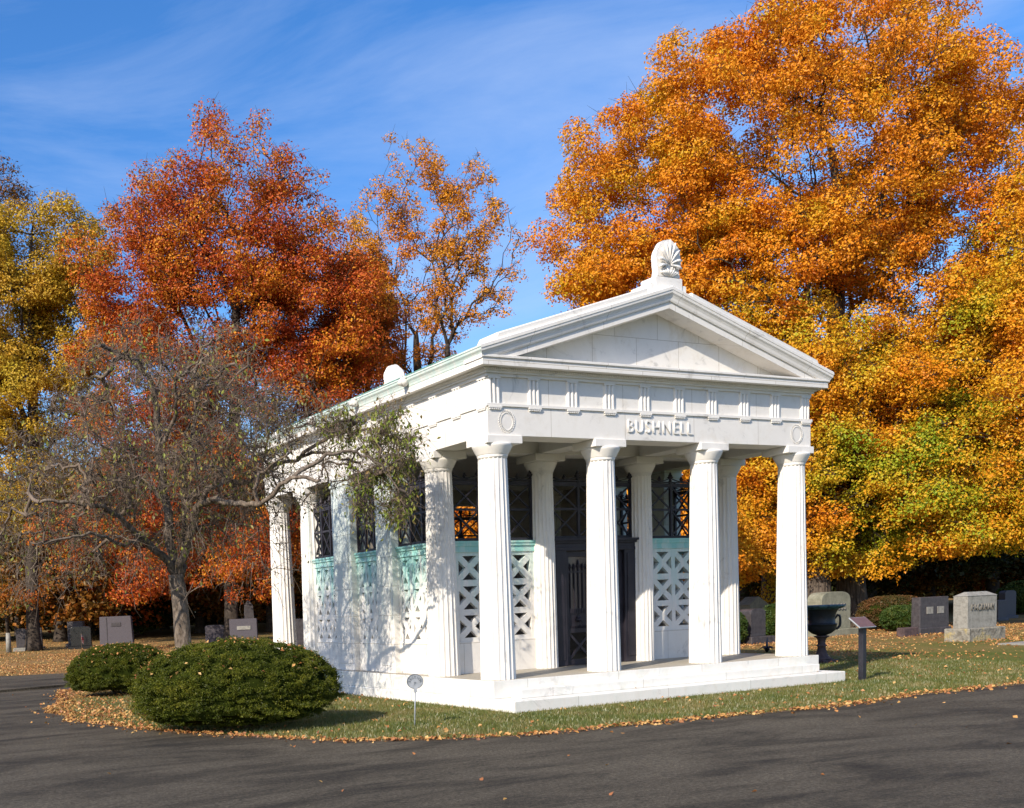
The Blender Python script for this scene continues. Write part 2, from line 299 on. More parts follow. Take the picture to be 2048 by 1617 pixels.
def tubes(name, P0, P1, R0, R1, mat, parent=None, k=5):
    d = P1 - P0; d /= np.linalg.norm(d, axis=1)[:, None] + 1e-9
    ref = np.tile(np.array([[0.3, 0.2, 0.93]]), (len(d), 1)); u = np.cross(d, ref); u /= np.linalg.norm(u, axis=1)[:, None] + 1e-9; w = np.cross(d, u)
    a = np.arange(k) * 2 * np.pi / k; c = np.cos(a)[None, :, None]; s = np.sin(a)[None, :, None]
    off = u[:, None, :] * c + w[:, None, :] * s
    ra = P0[:, None, :] - d[:, None, :] * R0[:, None, None] * .3 + off * R0[:, None, None]; rb = P1[:, None, :] + off * R1[:, None, None]
    v = np.concatenate([ra, rb], 1).reshape(-1, 3); n = len(d); b = (np.arange(n) * 2 * k)[:, None]
    j = np.arange(k)[None, :]; j2 = (np.arange(k) + 1) % k
    f = np.stack([b + j, b + j2[None, :], b + k + j2[None, :], b + k + j], -1).reshape(-1, 4)
    return npmesh(name, v, f, mat, parent, smooth=True)
def text_obj(s, size, depth, mat, parent, origin, ux, uz, name='inscription', bold=0.0, spacing=1.0, vs=1.0):
    """raised lettering: centred at origin, running along ux with up uz"""
    cu = bpy.data.curves.new('letters', 'FONT'); cu.body = s; cu.size = size; cu.extrude = depth; cu.offset = bold
    cu.align_x = 'CENTER'; cu.align_y = 'CENTER'; cu.space_character = spacing; cu.resolution_u = 3
    t = bpy.data.objects.new('letters', cu); col.objects.link(t); bpy.context.view_layer.update()
    me = bpy.data.meshes.new_from_object(t.evaluated_get(bpy.context.evaluated_depsgraph_get()))
    bpy.data.objects.remove(t); bpy.data.curves.remove(cu)
    ux = Vector(ux).normalized(); uz = Vector(uz).normalized(); n = ux.cross(uz)
    M = Matrix.Identity(4)
    for i in range(3): M[i][0] = ux[i]; M[i][1] = uz[i]; M[i][2] = n[i]; M[i][3] = origin[i]
    me.transform(Matrix.Diagonal((1, vs, 1, 1))); me.transform(M); me.materials.clear(); me.materials.append(mat)
    o = bpy.data.objects.new(name, me); return link(o, parent)

# ================================================================== SETTING: ground, road
def ground_material():
    m, nt, b = newmat('lawn_ground', 0.95, 0.05); l = nt.links
    tc = nd(nt, 'ShaderNodeTexCoord')
    n1 = nd(nt, 'ShaderNodeTexNoise', Scale=0.5, Detail=5); n2 = nd(nt, 'ShaderNodeTexNoise', Scale=26, Detail=6, Roughness=0.75); n3 = nd(nt, 'ShaderNodeTexVoronoi', Scale=7.5)
    for n in (n1, n2, n3): l.new(tc.outputs['Object'], n.inputs['Vector'])
    g = ramp(nt, [(0.3, (0.055, 0.075, 0.016)), (0.55, (0.11, 0.13, 0.03)), (0.75, (0.19, 0.15, 0.06))]); l.new(n2.outputs['Fac'], g.inputs[0])
    t = ramp(nt, [(0.25, (0.11, 0.07, 0.03)), (0.5, (0.25, 0.155, 0.065)), (0.75, (0.42, 0.28, 0.12))]); l.new(n2.outputs['Fac'], t.inputs[0])
    sep = nd(nt, 'ShaderNodeSeparateXYZ'); l.new(tc.outputs['Object'], sep.inputs[0])
    # leaf litter gets thicker towards the trees (north and east)
    mr = nd(nt, 'ShaderNodeMapRange'); mr.inputs['From Min'].default_value = 1.0; mr.inputs['From Max'].default_value = 11.0; l.new(sep.outputs['Y'], mr.inputs['Value'])
    ad = nd(nt, 'ShaderNodeMath', operation='MULTIPLY_ADD'); ad.inputs[1].default_value = 0.75; l.new(mr.outputs[0], ad.inputs[0]); 
    s2 = nd(nt, 'ShaderNodeMath', operation='MULTIPLY_ADD'); s2.inputs[1].default_value = 1.5; s2.inputs[2].default_value = -0.62; l.new(n1.outputs['Fac'], s2.inputs[0]); l.new(s2.outputs[0], ad.inputs[2])
    cl = nd(nt, 'ShaderNodeClamp'); l.new(ad.outputs[0], cl.inputs[0])
    mx = nd(nt, 'ShaderNodeMixRGB'); l.new(cl.outputs[0], mx.inputs[0]); l.new(g.outputs[0], mx.inputs[1]); l.new(t.outputs[0], mx.inputs[2])
    l.new(mx.outputs[0], b.inputs['Base Color'])
    bp = nd(nt, 'ShaderNodeBump', Strength=0.6, Distance=0.03); l.new(n2.outputs['Fac'], bp.inputs['Height']); l.new(bp.outputs[0], b.inputs['Normal'])
    return m
M_ground = ground_material()
def axis_pts(lo, hi, c, fine, n):
    t = np.linspace(-1, 1, n); s = np.sign(t) * (np.abs(t) ** 2.6)
    return np.where(s < 0, c + s * (c - lo), c + s * (hi - c))
gx = axis_pts(-500, 700, 5, 1, 150); gy = axis_pts(-300, 900, 8, 1, 150)
X, Y = np.meshgrid(gx, gy); Z = np.minimum(1.2, 0.02 * np.maximum(0, Y - 14))
V = np.stack([X, Y, Z], -1).reshape(-1, 3); n = 150
idx = (np.arange(n - 1)[:, None] * n + np.arange(n - 1)[None, :])
F = np.stack([idx, idx + 1, idx + n + 1, idx + n], -1).reshape(-1, 4)
ground = npmesh('lawn', V, F, M_ground, smooth=True); tag(ground, 'green and tan lawn scattered with fallen leaves', 'lawn', kind='structure')

def asphalt_material():
    m, nt, b = newmat('asphalt', 0.85, 0.25); l = nt.links; tc = nd(nt, 'ShaderNodeTexCoord')
    n1 = nd(nt, 'ShaderNodeTexNoise', Scale=0.6, Detail=9, Roughness=0.68, Distortion=0.9); n2 = nd(nt, 'ShaderNodeTexNoise', Scale=95, Detail=4, Roughness=0.85); n3 = nd(nt, 'ShaderNodeTexVoronoi', Scale=70)
    mp = nd(nt, 'ShaderNodeMapping', Scale=(0.55, 1.5, 1), Rotation=(0, 0, R(5))); l.new(tc.outputs['Object'], mp.inputs[0])
    l.new(mp.outputs[0], n1.inputs['Vector'])
    for n in (n2, n3): l.new(tc.outputs['Object'], n.inputs['Vector'])
    a = ramp(nt, [(0.34, (0.026, 0.021, 0.0145)), (0.44, (0.050, 0.041, 0.028)), (0.5, (0.074, 0.061, 0.042)), (0.6, (0.096, 0.080, 0.056))]); l.new(n1.outputs['Fac'], a.inputs[0])
    s = ramp(nt, [(0.3, bw(0.3)), (0.5, bw(0.95)), (0.7, bw(1.9))]); l.new(n2.outputs['Fac'], s.inputs[0])
    mm = nd(nt, 'ShaderNodeMixRGB', blend_type='MULTIPLY'); mm.inputs[0].default_value = 1; l.new(a.outputs[0], mm.inputs[1]); l.new(s.outputs[0], mm.inputs[2])
    n5 = nd(nt, 'ShaderNodeTexNoise', Scale=24, Detail=5, Roughness=0.85); l.new(tc.outputs['Object'], n5.inputs['Vector']); s5 = ramp(nt, [(0.38, bw(0.55)), (0.5, bw(1.0)), (0.62, bw(1.6))]); l.new(n5.outputs['Fac'], s5.inputs[0])
    m5 = nd(nt, 'ShaderNodeMixRGB', blend_type='MULTIPLY'); m5.inputs[0].default_value = 1; l.new(mm.outputs[0], m5.inputs[1]); l.new(s5.outputs[0], m5.inputs[2]); mm = m5
    # thin dark crack lines
    n4 = nd(nt, 'ShaderNodeTexNoise', Scale=0.6, Detail=6, Distortion=0.3); mp4 = nd(nt, 'ShaderNodeMapping', Scale=(0.5, 1.6, 1), Location=(4, 2, 0), Rotation=(0, 0, R(8))); l.new(tc.outputs['Object'], mp4.inputs[0]); l.new(mp4.outputs[0], n4.inputs['Vector'])
    ck = ramp(nt, [(0.494, bw(1)), (0.499, bw(0.15)), (0.504, bw(1))]); l.new(n4.outputs['Fac'], ck.inputs[0])
    m2 = nd(nt, 'ShaderNodeMixRGB', blend_type='MULTIPLY'); m2.inputs[0].default_value = 0.6; l.new(mm.outputs[0], m2.inputs[1]); l.new(ck.outputs[0], m2.inputs[2])
    l.new(m2.outputs[0], b.inputs['Base Color'])
    bp = nd(nt, 'ShaderNodeBump', Strength=0.8, Distance=0.012); l.new(n2.outputs['Fac'], bp.inputs['Height']); l.new(bp.outputs[0], b.inputs['Normal'])
    return m
M_asphalt = asphalt_material()
EDGE = [(60, -3.2), (30, -3.4), (16, -3.7), (7.85, -3.72), (6.0, -3.70), (3.54, -3.82), (1.84, -3.84), (-0.06, -3.57), (-2.16, -3.34), (-3.44, -2.69), (-4.36, -1.62), (-5.10, -0.2), (-5.57, 1.29), (-6.05, 2.9), (-6.25, 5.0), (-6.0, 7.0), (-5.55, 8.2), (-5.1, 10.5), (-4.0, 13.0), (-1.0, 14.6), (5, 15.3), (14, 15.6)]
def smooth_line(pts, step=0.25):
    out = []
    for i in range(len(pts) - 1):
        p0, p1, p2, p3 = [np.array(pts[min(max(k, 0), len(pts) - 1)], float) for k in (i - 1, i, i + 1, i + 2)]
        n = max(2, int(np.linalg.norm(p2 - p1) / step))
        for t in np.linspace(0, 1, n, endpoint=False):
            out.append(0.5 * ((2 * p1) + (-p0 + p2) * t + (2 * p0 - 5 * p1 + 4 * p2 - p3) * t * t + (-p0 + 3 * p1 - 3 * p2 + p3) * t ** 3))
    out.append(np.array(pts[-1], float)); return out
edge = smooth_line(EDGE, 0.12)
jit = np.cumsum(rng.normal(0, 0.034, (len(edge), 2)), axis=0); jit -= np.linspace(0, 1, len(edge))[:, None] * jit[-1]
k = np.ones(25) / 25; jit[:, 0] -= np.convolve(jit[:, 0], k, 'same'); jit[:, 1] -= np.convolve(jit[:, 1], k, 'same')
edge = [e + j * 1.0 for e, j in zip(edge, jit)]
far = smooth_line([(14, 18.2), (5, 18.4), (0, 18.6), (-3.2, 19.3), (-5.5, 20.2), (-12, 25), (-30, 36), (-60, 50)], 0.5)
def road_mesh():
    outer = [(-60, -12), (60, -10.5)]
    from mathutils.geometry import tessellate_polygon
    pts = [tuple(p) for p in edge] + [tuple(p) for p in far] + [(-90, 40), (-90, -12), (-40, -14), (-10.5, -16), (10, -12), (60, -10.5)]
    tr = tessellate_polygon([[Vector((p[0], p[1], 0)) for p in pts]])
    me = bpy.data.meshes.new('road'); me.from_pydata([(p[0], p[1], gz(p[0], p[1]) + 0.006) for p in pts], [], [tuple(t) for t in tr]); me.update()
    fl = [t if (Vector((*pts[t[1]], 0)) - Vector((*pts[t[0]], 0))).cross(Vector((*pts[t[2]], 0)) - Vector((*pts[t[0]], 0))).z > 0 else (t[0], t[2], t[1]) for t in tr]
    me = bpy.data.meshes.new('road'); me.from_pydata([(p[0], p[1], gz(p[0], p[1]) + 0.006) for p in pts], [], fl); me.update()
    me.materials.append(M_asphalt); return link(bpy.data.objects.new('road', me))
road = road_mesh(); tag(road, 'grey asphalt cemetery road with thin dark lines', 'road', kind='structure')
edge_np = np.array(edge)
poly = np.array([tuple(p) for p in edge] + [tuple(p) for p in far] + [(-90, 40), (-90, -12), (-40, -14), (-10.5, -16), (10, -12), (60, -10.5)])
def on_road(P):
    x, y = P[:, 0], P[:, 1]; ins = np.zeros(len(P), bool); j = len(poly) - 1
    for i in range(len(poly)):
        xi, yi = poly[i]; xj, yj = poly[j]
        c = ((yi > y) != (yj > y)) & (x < (xj - xi) * (y - yi) / (yj - yi + 1e-12) + xi)
        ins ^= c; j = i
    return ins
def edge_dist(P):
    d = np.full(len(P), 1e9); E = edge_np[::3]
    for s in range(0, len(P), 20000):
        q = P[s:s + 20000, None, :2] - E[None]; d[s:s + 20000] = np.sqrt((q ** 2).sum(-1).min(1))
    return d

def verge():
    rs = np.random.default_rng(8); E = np.array(edge)[5:-60]; T_ = np.gradient(E, axis=0); T_ /= np.linalg.norm(T_, axis=1)[:, None]; Nn = np.stack([-T_[:, 1], T_[:, 0]], 1)
    t = np.arange(len(E)); w = .05 + .16 * np.abs(np.sin(t * .021) * np.sin(t * .0083 + 2)) + .05 * rs.random(len(E)) + .10 * np.abs(np.sin(t * .11 + 2 * np.sin(t * .037)))
    sgn = -1 if on_road((E + Nn * .1)[200:201])[0] else 1
    a = E - Nn * sgn * .05 * rs.random(len(E))[:, None]; b = E + Nn * sgn * w[:, None]
    v = np.concatenate([np.column_stack([a, np.full(len(E), .0105)]), np.column_stack([b, np.full(len(E), .0105)])]); v[:, 2] += np.minimum(1.2, .02 * np.maximum(0, v[:, 1] - 14)); n = len(E); i = np.arange(n - 1)
    f = np.stack([i, i + 1, n + i + 1, n + i], 1) if sgn > 0 else np.stack([i, n + i, n + i + 1, i + 1], 1)
    o = npmesh('verge', v, f, noise_mat('bare_soil', [(0.3, (0.055, 0.038, 0.026)), (0.55, (0.13, 0.095, 0.07)), (0.75, (0.22, 0.18, 0.145))], scale=14, rough=1, spec=.05, bump=1.0, bscale=40), smooth=True)
    tag(o, 'ragged strip of bare soil and grit along the road edge', 'verge', kind='structure')
verge()

# ================================================================== MAUSOLEUM
s1, W, Y1, Y5, YC = 2.212, 6.776, 1.642, 8.641, 6.92
a0, t0, B = 0.337, 0.285, 0.234
T = empty('mausoleum', (0, 0, H0))
tag(T, 'white marble temple-fronted mausoleum with fluted columns beside the road', 'mausoleum')
# steps and platform
o = MB().box(-a0, W + a0, -a0, Y5 + a0, -0.293, 0).build('platform', M_step, T, 0.012)
MB().box(-a0 - .012, W + a0 + .012, -a0 - 2 * t0, Y5 + a0 + .012, -0.60, -0.2935).build('step', M_step, T, 0.015)
MB().box(-a0 + .327, W + a0 - .327, -a0 - t0, -a0 - .003, -0.2932, -0.146).build('step', M_step, T, 0.012)

def fluted(cx, cy, r0, r1, z0, z1, nf=20, dep=0.075, per=6):
    rs = []; m = nf * per
    for q in range(9):
        t = q / 8; rr = r0 + (r1 - r0) * (t * 0.85 + t * t * 0.15); z = z0 + (z1 - z0) * t
        ring = []
        for j in range(m):
            ph = (j % per) / per; f = math.sin(math.pi * ph); rad = rr * (1 - dep * f ** 0.75)
            if q == 8: rad = rr * (1 - dep * 0.3 * f)
            a = 2 * math.pi * j / m + 0.07; ring.append((cx + rad * math.cos(a), cy + rad * math.sin(a), z))
        rs.append(ring)
    return MB().rings(rs, smooth=False)
def column(cx, cy, r0=0.288, r1=0.233, ab=(-.33, .33, -.33, .33), smoothm=M_marble, zt=3.9, mat2=M_marble):
    c = fluted(cx, cy, r0, r1, 0, 3.56).build('column', smoothm, T)
    k = r1
    e = MB().lathe([(k * .985, 3.545), (k * 1.0, 3.57), (k * 1.035, 3.575), (k * 1.035, 3.583), (k * 1.01, 3.586), (k * 1.06, 3.594), (k * 1.06, 3.602), (k * 1.03, 3.605), (k * 1.09, 3.614), (k * 1.12, 3.63), (k * 1.24, 3.68), (k * 1.36, 3.735), (k * 1.40, 3.76), (k * 1.38, 3.775), (k * 1.30, 3.782)], cx, cy, 40).build('capital', mat2, c)
    MB().box(cx + ab[0], cx + ab[1], cy + ab[2], cy + ab[3], 3.775, zt - .002).build('abacus', mat2, c, 0.006)
    return c
C0 = (-.275, .40, -.275, .33)
column(0, 0, ab=C0); column(s1, 0, ab=(-.33, .33, -.275, .33)); column(W - s1, 0, ab=(-.33, .33, -.275, .33)); column(W, 0, ab=(-.40, .275, -.275, .33))
for x, ab in ((0, (-.275, .40, -.3, .3)), (W, (-.40, .275, -.3, .3))):
    column(x, Y1, ab=ab, mat2=M_cream); column(x, YC, ab=ab); column(x, Y5, ab=(ab[0], ab[1], -.33, .275))
for x in (s1, W - s1):
    column(x, Y1, 0.245, 0.215, (-.33, .33, -.3, .3), mat2=M_cream); column(x, Y5, 0.285, 0.23, (-.33, .33, -.33, .275))

# architrave (four beams and the cross beams of the porch), frieze, cornice
def ring_boxes(mb, o, i, z0, z1):
    """rectangular ring round the building: outer offset o, inner offset i (inwards)"""
    mb.box(-o, W + o, -o, i, z0, z1); mb.box(-o, W + o, Y5 - i, Y5 + o, z0, z1)
    mb.box(-o, i, i, Y5 - i, z0, z1); mb.box(W - i, W + o, i, Y5 - i, z0, z1); return mb
ring_boxes(MB(), B, B, 3.9, 4.352).build('architrave', M_block, T, 0.004)
ring_boxes(MB(), B + .024, B - .02, 4.352, 4.398).build('taenia', M_marble, T, 0.003)
ring_boxes(MB(), B - .022, B - .02, 4.398, 4.816).build('frieze', M_block, T)
cm = MB(); ring_boxes(cm, B + .012, B - .04, 4.816, 4.862); ring_boxes(cm, B + .045, B - .04, 4.862, 4.90); ring_boxes(cm, B + .075, B - .04, 4.90, 4.939)
cm.build('bed_moulding', M_marble, T, 0.003)
dm = MB()   # tiny beading under the corona
x = -B - .08
while x < W + B + .08: dm.box(x, x + .018, -B - .10, -B - .07, 4.91, 4.932); x += .036
y = -B - .08
while y < Y5 + B + .08: dm.box(-B - .10, -B - .07, y, y + .018, 4.91, 4.932); y += .036
dm.build('beading', M_marble, T)
OC = 0.21
ring_boxes(MB(), B + OC, B - .05, 4.939, 5.038).build('corona', M_block, T, 0.004)
MB().prism([(-B - OC, 5.038), (-B - OC - .022, 5.055), (-B - OC - .022, 5.085), (-B - OC, 5.095), (0.05, 5.10), (0.05, 5.038)], -B - OC - .018, W + B + OC + .018, 'x').build('corona_crown', M_block, T)

# triglyphs with their regulae
def triglyph(c, face, w=0.232):
    mb = MB(); rg = MB(); n = 3; bwid = w / 3
    for i in range(n):
        u = c - w / 2 + bwid * (i + .5); h = bwid * .40
        sec = [(-h - .006, .0), (-h * .62, .030), (-h * .3, .036), (h * .3, .036), (h * .62, .030), (h + .006, .0)]
        pts = []
        for z in (4.399, 4.785):
            pts.append([(u + p, q, z) for p, q in sec])
        base = [[mapf(face, u2, q2 + B - .022, z2) for u2, q2, z2 in r] for r in pts]
        mb.rings(base, smooth=False)
    for lo, hi, q in ((4.785, 4.814, .042),):
        bxf(mb, face, c - w / 2, c + w / 2, B - .03, B - .022 + q, lo, hi)
    t = mb.build('triglyph', M_marble, T)
    bxf(rg, face, c - w / 2 - .01, c + w / 2 + .01, B - .01, B + .032, 4.325, 4.3515)
    for i in range(6):
        u = c - w / 2 + w / 6 * (i + .5); bxf(rg, face, u - .013, u + .013, B - .005, B + .026, 4.300, 4.3255)
    rg.build('regula', M_marble, t)
def mapf(face, u, q, z):
    if face == 'front': return (u, -q, z)
    if face == 'left': return (-q, u, z)
    if face == 'right': return (W + q, u, z)
    return (u, Y5 + q, z)
def bxf(mb, face, u0, u1, q0, q1, z0, z1):
    a = mapf(face, u0, q0, z0); b = mapf(face, u1, q1, z1)
    mb.box(min(a[0], b[0]), max(a[0], b[0]), min(a[1], b[1]), max(a[1], b[1]), z0, z1)
fx = [-0.095 + (W + .19) * i / 9 for i in range(10)]
for x in fx: triglyph(x, 'front')
ns = 13
for i in range(ns): triglyph(-0.095 + (Y5 + .19) * i / (ns - 1), 'left')
for i in range(ns): triglyph(-0.095 + (Y5 + .19) * i / (ns - 1), 'right')

# gable: tympanum, raking cornices, coping, acroteria
SL = 0.309; XO = B + .28; XM = W / 2; ZT = 5.226
def topz(x): return ZT + SL * ((x + XO) if x <= XM else (W + XO - x))
for yy, sgn, nm in ((-.10, 1, 'tympanum'), (Y5 + .10, -1, 'tympanum')):
    MB().prism([(-.1, 5.03), (W + .1, 5.03), (XM, topz(XM) - .30)], yy, yy + .2 * sgn, 'y').build(nm, M_pedi, T)
prof = [(-.14, .0), (-.10, .0), (.0, .012), (.19, .012), (.19, .118), (.215, .124), (.225, .15), (.232, .19), (.248, .225), (.27, .252), (.274, .29), (.282, .298), (.282, .345), (.27, .36), (-.30, .36)]
def raking(ysign, ybase):
    for side in (0, 1):
        stations = []
        for t in (0, 1):
            ring = []
            for o_, h in prof:
                if t == 0: x = -(B + o_) if o_ > 0 else -B + .02
                else: x = XM
                z = max(4.95 if o_ < .2 else 5.04, topz(min(x, XM)) - .36 + h)
                if side: x = W - x
                ring.append((x, ybase - ysign * (B + o_), z))
            stations.append(ring)
        # extra stations so that the foot clamps properly
        a, b = stations; rings = []
        for q in (0, .06, .12, .18, .24, .3, .5, 1):
            r = []
            for (o_, h), p, p2 in zip(prof, a, b):
                x = p[0] + (p2[0] - p[0]) * q; xx = x if not side else W - x
                z = max(4.95 if o_ < .2 else 5.04 + (h - .12) * .0, topz(min(xx, XM)) - .36 + h); r.append((x, p[1], z))
            rings.append(r)
        MB().rings(rings, smooth=False).build('raking_cornice', M_block, T)
raking(1, 0); raking(-1, Y5)
sp = [(.0, 5.039), (.205, 5.039), (.215, 5.055), (.222, 5.085), (.238, 5.12), (.262, 5.15), (.27, 5.185), (.28, 5.19), (.28, 5.215), (.25, 5.222), (.0, 5.20)]
for side in (0, 1):
    rings = []
    for t in (0, 1):
        rings.append([((-(B + o_) if not side else W + B + o_), (-(B + o_) if t == 0 else Y5 + B + o_), z) for o_, z in sp])
    MB().rings(rings, smooth=False).build('gutter', M_gutter, T)
MB().box(-B - .285, -B - .255, .2, Y5 + .2, 5.2225, 5.232).build('gutter_lining', M_copper, T)
cp = MB()
for side in (0, 1):
    x0, x1 = -.19, XM - .5
    for q0, q1 in (((x0, x1)),):
        r = []
        for x, c in ((x0, .02), (x0 + .05, .10), (x1, .10)):
            zt = topz(x); xx = x if not side else W - x
            r.append([(xx, -.46, zt - .04), (xx, -.46, zt + c - .02), (xx, -.43, zt + c), (xx, .06, zt + c), (xx, .10, zt + c - .03), (xx, .10, zt - .04)])
        cp.rings(r, smooth=False)
cp.build('gable_coping', M_cream, T)
rf = MB()
for side in (0, 1):
    pts = [(-.2, topz(-.2) - .10), (XM, topz(XM) - .10), (XM, topz(XM) - .22), (-.2, topz(-.2) - .22)]
    if side: pts = [(W - x, z) for x, z in pts]
    rf.prism(pts, .1, Y5 - .1 + .35, 'y')
    for i in range(10):
        y = .6 + i * .85; q = [(-.12, topz(-.12) - .12), (XM - .02, topz(XM) - .115), (XM - .02, topz(XM) - .055), (-.12, topz(-.12) - .055)]
        if side: q = [(W - x, z) for x, z in q]
        rf.prism(q, y, y + .09, 'y')
rf.build('roof', M_cream, T)
for y in (1.83, 3.69, 5.55, 7.4):      # lion-head water spouts on the gutter
    mb = MB()
    for (rx, dy, dz, dx, rr) in ((0, 0, 0, 0, .085), (0, 0, -.02, -.07, .05), (0, .055, .06, -.01, .03), (0, -.055, .06, -.01, .03)):
        c = Vector((-B - .29 + dx, y + dy, 5.13 + dz)); n = 10
        rings = [[tuple(c + Vector((math.cos(f) * rr * 1.0, math.sin(f) * math.cos(g) * rr, math.sin(f) * math.sin(g) * rr))) for g in [2 * math.pi * j / n for j in range(n)]] for f in [math.pi * (i + .3) / 6.6 for i in range(7)]]
        mb.rings(rings)
    mb.build('lion_spout', M_cream, T)
def acroterion(y, sgn, plain=False):
    cx = XM + .04; zb = topz(XM) - .05
    base = MB(); base.cbox(cx, y + sgn * .17, zb - .12, zb + .22, .30, .18, .01)
    base.cbox(cx, y + sgn * .245, zb - .12, zb + .11, .40, .24, .01)
    ob = base.build('acroterion', M_marble, T)
    # lobed outline
    out = []; cz = zb + .52
    for i in range(61):
        a = -math.pi * .18 + (math.pi * 1.36) * i / 60
        lob = 1 + .05 * abs(math.sin(5.5 * (a + math.pi * .18) / 1.36)) ; rx, rz = .265, .31
        out.append((cx + rx * lob * math.cos(a), cz + rz * lob * math.sin(a)))
    poly_ = [(cx + .25, zb + .23)] + out + [(cx - .25, zb + .23)]
    f = [(x, y, z) for x, z in poly_]
    def dep(z): t = (z - zb - .2) / .75; return .15 - .07 * max(0, t) ** 1.2
    b = [(cx + (x - cx) * .97, y + sgn * dep(z), z) for x, z in poly_]
    pm = MB().rings([f, b], smooth=False)
    for i in range(9):      # petals
        a = math.pi * (-.08 + 1.16 * i / 8); L_ = 1.0
        p = []; 
        for t in (0, .25, .5, .75, 1.0):
            bend = (t * t) * .35 * (1 if a < math.pi / 2 else -1) * abs(math.cos(a)) * -1
            aa = a + bend * .0 + .25 * math.cos(a) * (t - 1) * (-1)
            p.append((cx + (.03 + .225 * t) * math.cos(aa), y - sgn * (.026 + .026 * t), cz - .10 + (.03 + .37 * t) * math.sin(aa) * (1 if math.sin(aa) > 0 else .5)))
        pm.tube(p, [.007, .013, .021, .028, .012], 7)
    for sx in (-1, 1):       # volutes and acanthus
        q = [(cx + sx * (.10 + .055 * math.cos(t) * (1 - t / 9)), y - sgn * .015, zb + .36 + .055 * math.sin(t) * (1 - t / 9)) for t in np.linspace(0, 7.5, 18)]
        pm.tube(q, .012, 6)
        for k_ in range(4):
            pm.tube([(cx + sx * .02 * k_, y - sgn * .01, zb + .25), (cx + sx * (.03 + .045 * k_), y - sgn * .03, zb + .32 - .01 * k_), (cx + sx * (.05 + .05 * k_), y - sgn * .02, zb + .36 - .02 * k_)], [.014, .02, .008], 6)
    pm.build('palmette', M_marble, ob)
acroterion(-.38, 1); acroterion(Y5 + .38, -1)

# name and wreaths on the architrave
text_obj('BUSHNELL', 0.27, 0.010, M_marble, T, (XM - .06, -B - .012, 4.12), (1, 0, 0), (0, 0, 1), 'inscription', bold=-0.002, spacing=1.22, vs=1.12)
def wreath(cx, cz):
    mb = MB()
    for i in range(30):
        a = 2 * math.pi * i / 30
        for s_ in (-1, 1):
            c = Vector((cx + (.135 + s_ * .016) * math.cos(a + s_ * .05), -B - .004, cz + (.155 + s_ * .016) * math.sin(a + s_ * .05)))
            d = Vector((-math.sin(a), 0, math.cos(a))) * .02 + Vector((math.cos(a), 0, math.sin(a))) * .014 * s_
            mb.tube([c - d, c, c + d], [.002, .007, .0015], 5)
    mb.build('wreath', M_cream, T)
wreath(0.13, 4.12); wreath(W - .13, 4.12)

# porch ceiling, cross beams, cella shell
for x in (s1, W - s1):
    MB().box(x - .2, x + .2, B, Y1 - .216, 3.903, 4.2).build('ceiling_beam', M_cream, T, 0.004)
    MB().box(x - .2, x + .2, YC + .216, Y5 - B, 3.903, 4.2).build('ceiling_beam', M_cream, T, 0.004)
for yy in (Y1, YC): MB().box(B, W - B, yy - .215, yy + .215, 3.902, 4.25).build('ceiling_beam', M_cream, T, 0.004)
MB().box(.1, W - .1, .1, Y5 - .1, 4.2, 4.3).build('ceiling', M_cream, T)

PZ = 2.366
def pierced(face, u0, u1, q, seed=0, nx=3, ftop=PZ):
    """pierced marble parapet: rows of X lattices in a frame, moulded cap, two plinth courses. q = outward position of its face"""
    th = .10
    mb = MB(); zb, zt = .57, 2.17
    rows = [(0.645, 1.045), (1.155, 1.565), (1.68, 2.105)]
    wc = (u1 - u0); m_ = .07; cw = (wc - 2 * m_) / nx; g = .07
    bxf(mb, face, u0, u0 + m_ + g * .5, q - th, q, zb, zt); bxf(mb, face, u1 - m_ - g * .5, u1, q - th, q, zb, zt)
    for i in range(1, nx): bxf(mb, face, u0 + m_ + cw * i - g * .5 - .012, u0 + m_ + cw * i + g * .5 + .012, q - th + .001, q - .001, zb, zt)
    zs = [zb] + [z for r in rows for z in r] + [zt]
    for i in range(0, len(zs), 2): bxf(mb, face, u0 + .01, u1 - .01, q - th + .002, q - .002, zs[i], zs[i + 1])
    for z0, z1 in rows:
        for i in range(nx):
            ua = u0 + m_ + cw * i + g * .5; ub = u0 + m_ + cw * (i + 1) - g * .5
            for s_, off in ((0, .003), (1, .0045)):
                p = mapf(face, ua, q - th / 2, z0 if s_ == 0 else z1); p2 = mapf(face, ub, q - th / 2, z1 if s_ == 0 else z0)
                nrm = Vector(mapf(face, 0, 1, 0)) - Vector(mapf(face, 0, 0, 0))
                mb.bar(p, p2, .112, th - 2 * off, up=nrm)
    pm_ = M_panel_front if face == 'front' else M_panel
    po = mb.build('pierced_panel', pm_, T)
    cap = MB(); bxf(cap, face, u0, u1, q - th - .02, q + .02, 2.171, 2.20); bxf(cap, face, u0, u1, q - th - .02, q + .012, 2.20, 2.28); bxf(cap, face, u0, u1, q - th - .03, q + .035, 2.28, 2.33); bxf(cap, face, u0, u1, q - th - .03, q + .05, 2.33, PZ)
    cap.build('cap', M_panel, po)
    pl = MB(); bxf(pl, face, u0, u1, q - th - .03, q + .02, 0.002, .569); pl.build('plinth', M_wall, po)
def finial(mb, p, h, r):
    x, y, z = p
    prof_ = [(.35, 0), (.9, .08), (.5, .16), (.6, .25), (1.25, .38), (1.35, .46), (.8, .55), (.95, .62), (.55, .72), (.6, .78), (.2, .9), (.05, 1)]
    mb.rings([[(x + r * a * math.cos(t), y + r * a * math.sin(t), z + h * b) for t in [math.pi * 2 * j / 8 for j in range(8)]] for a, b in prof_])
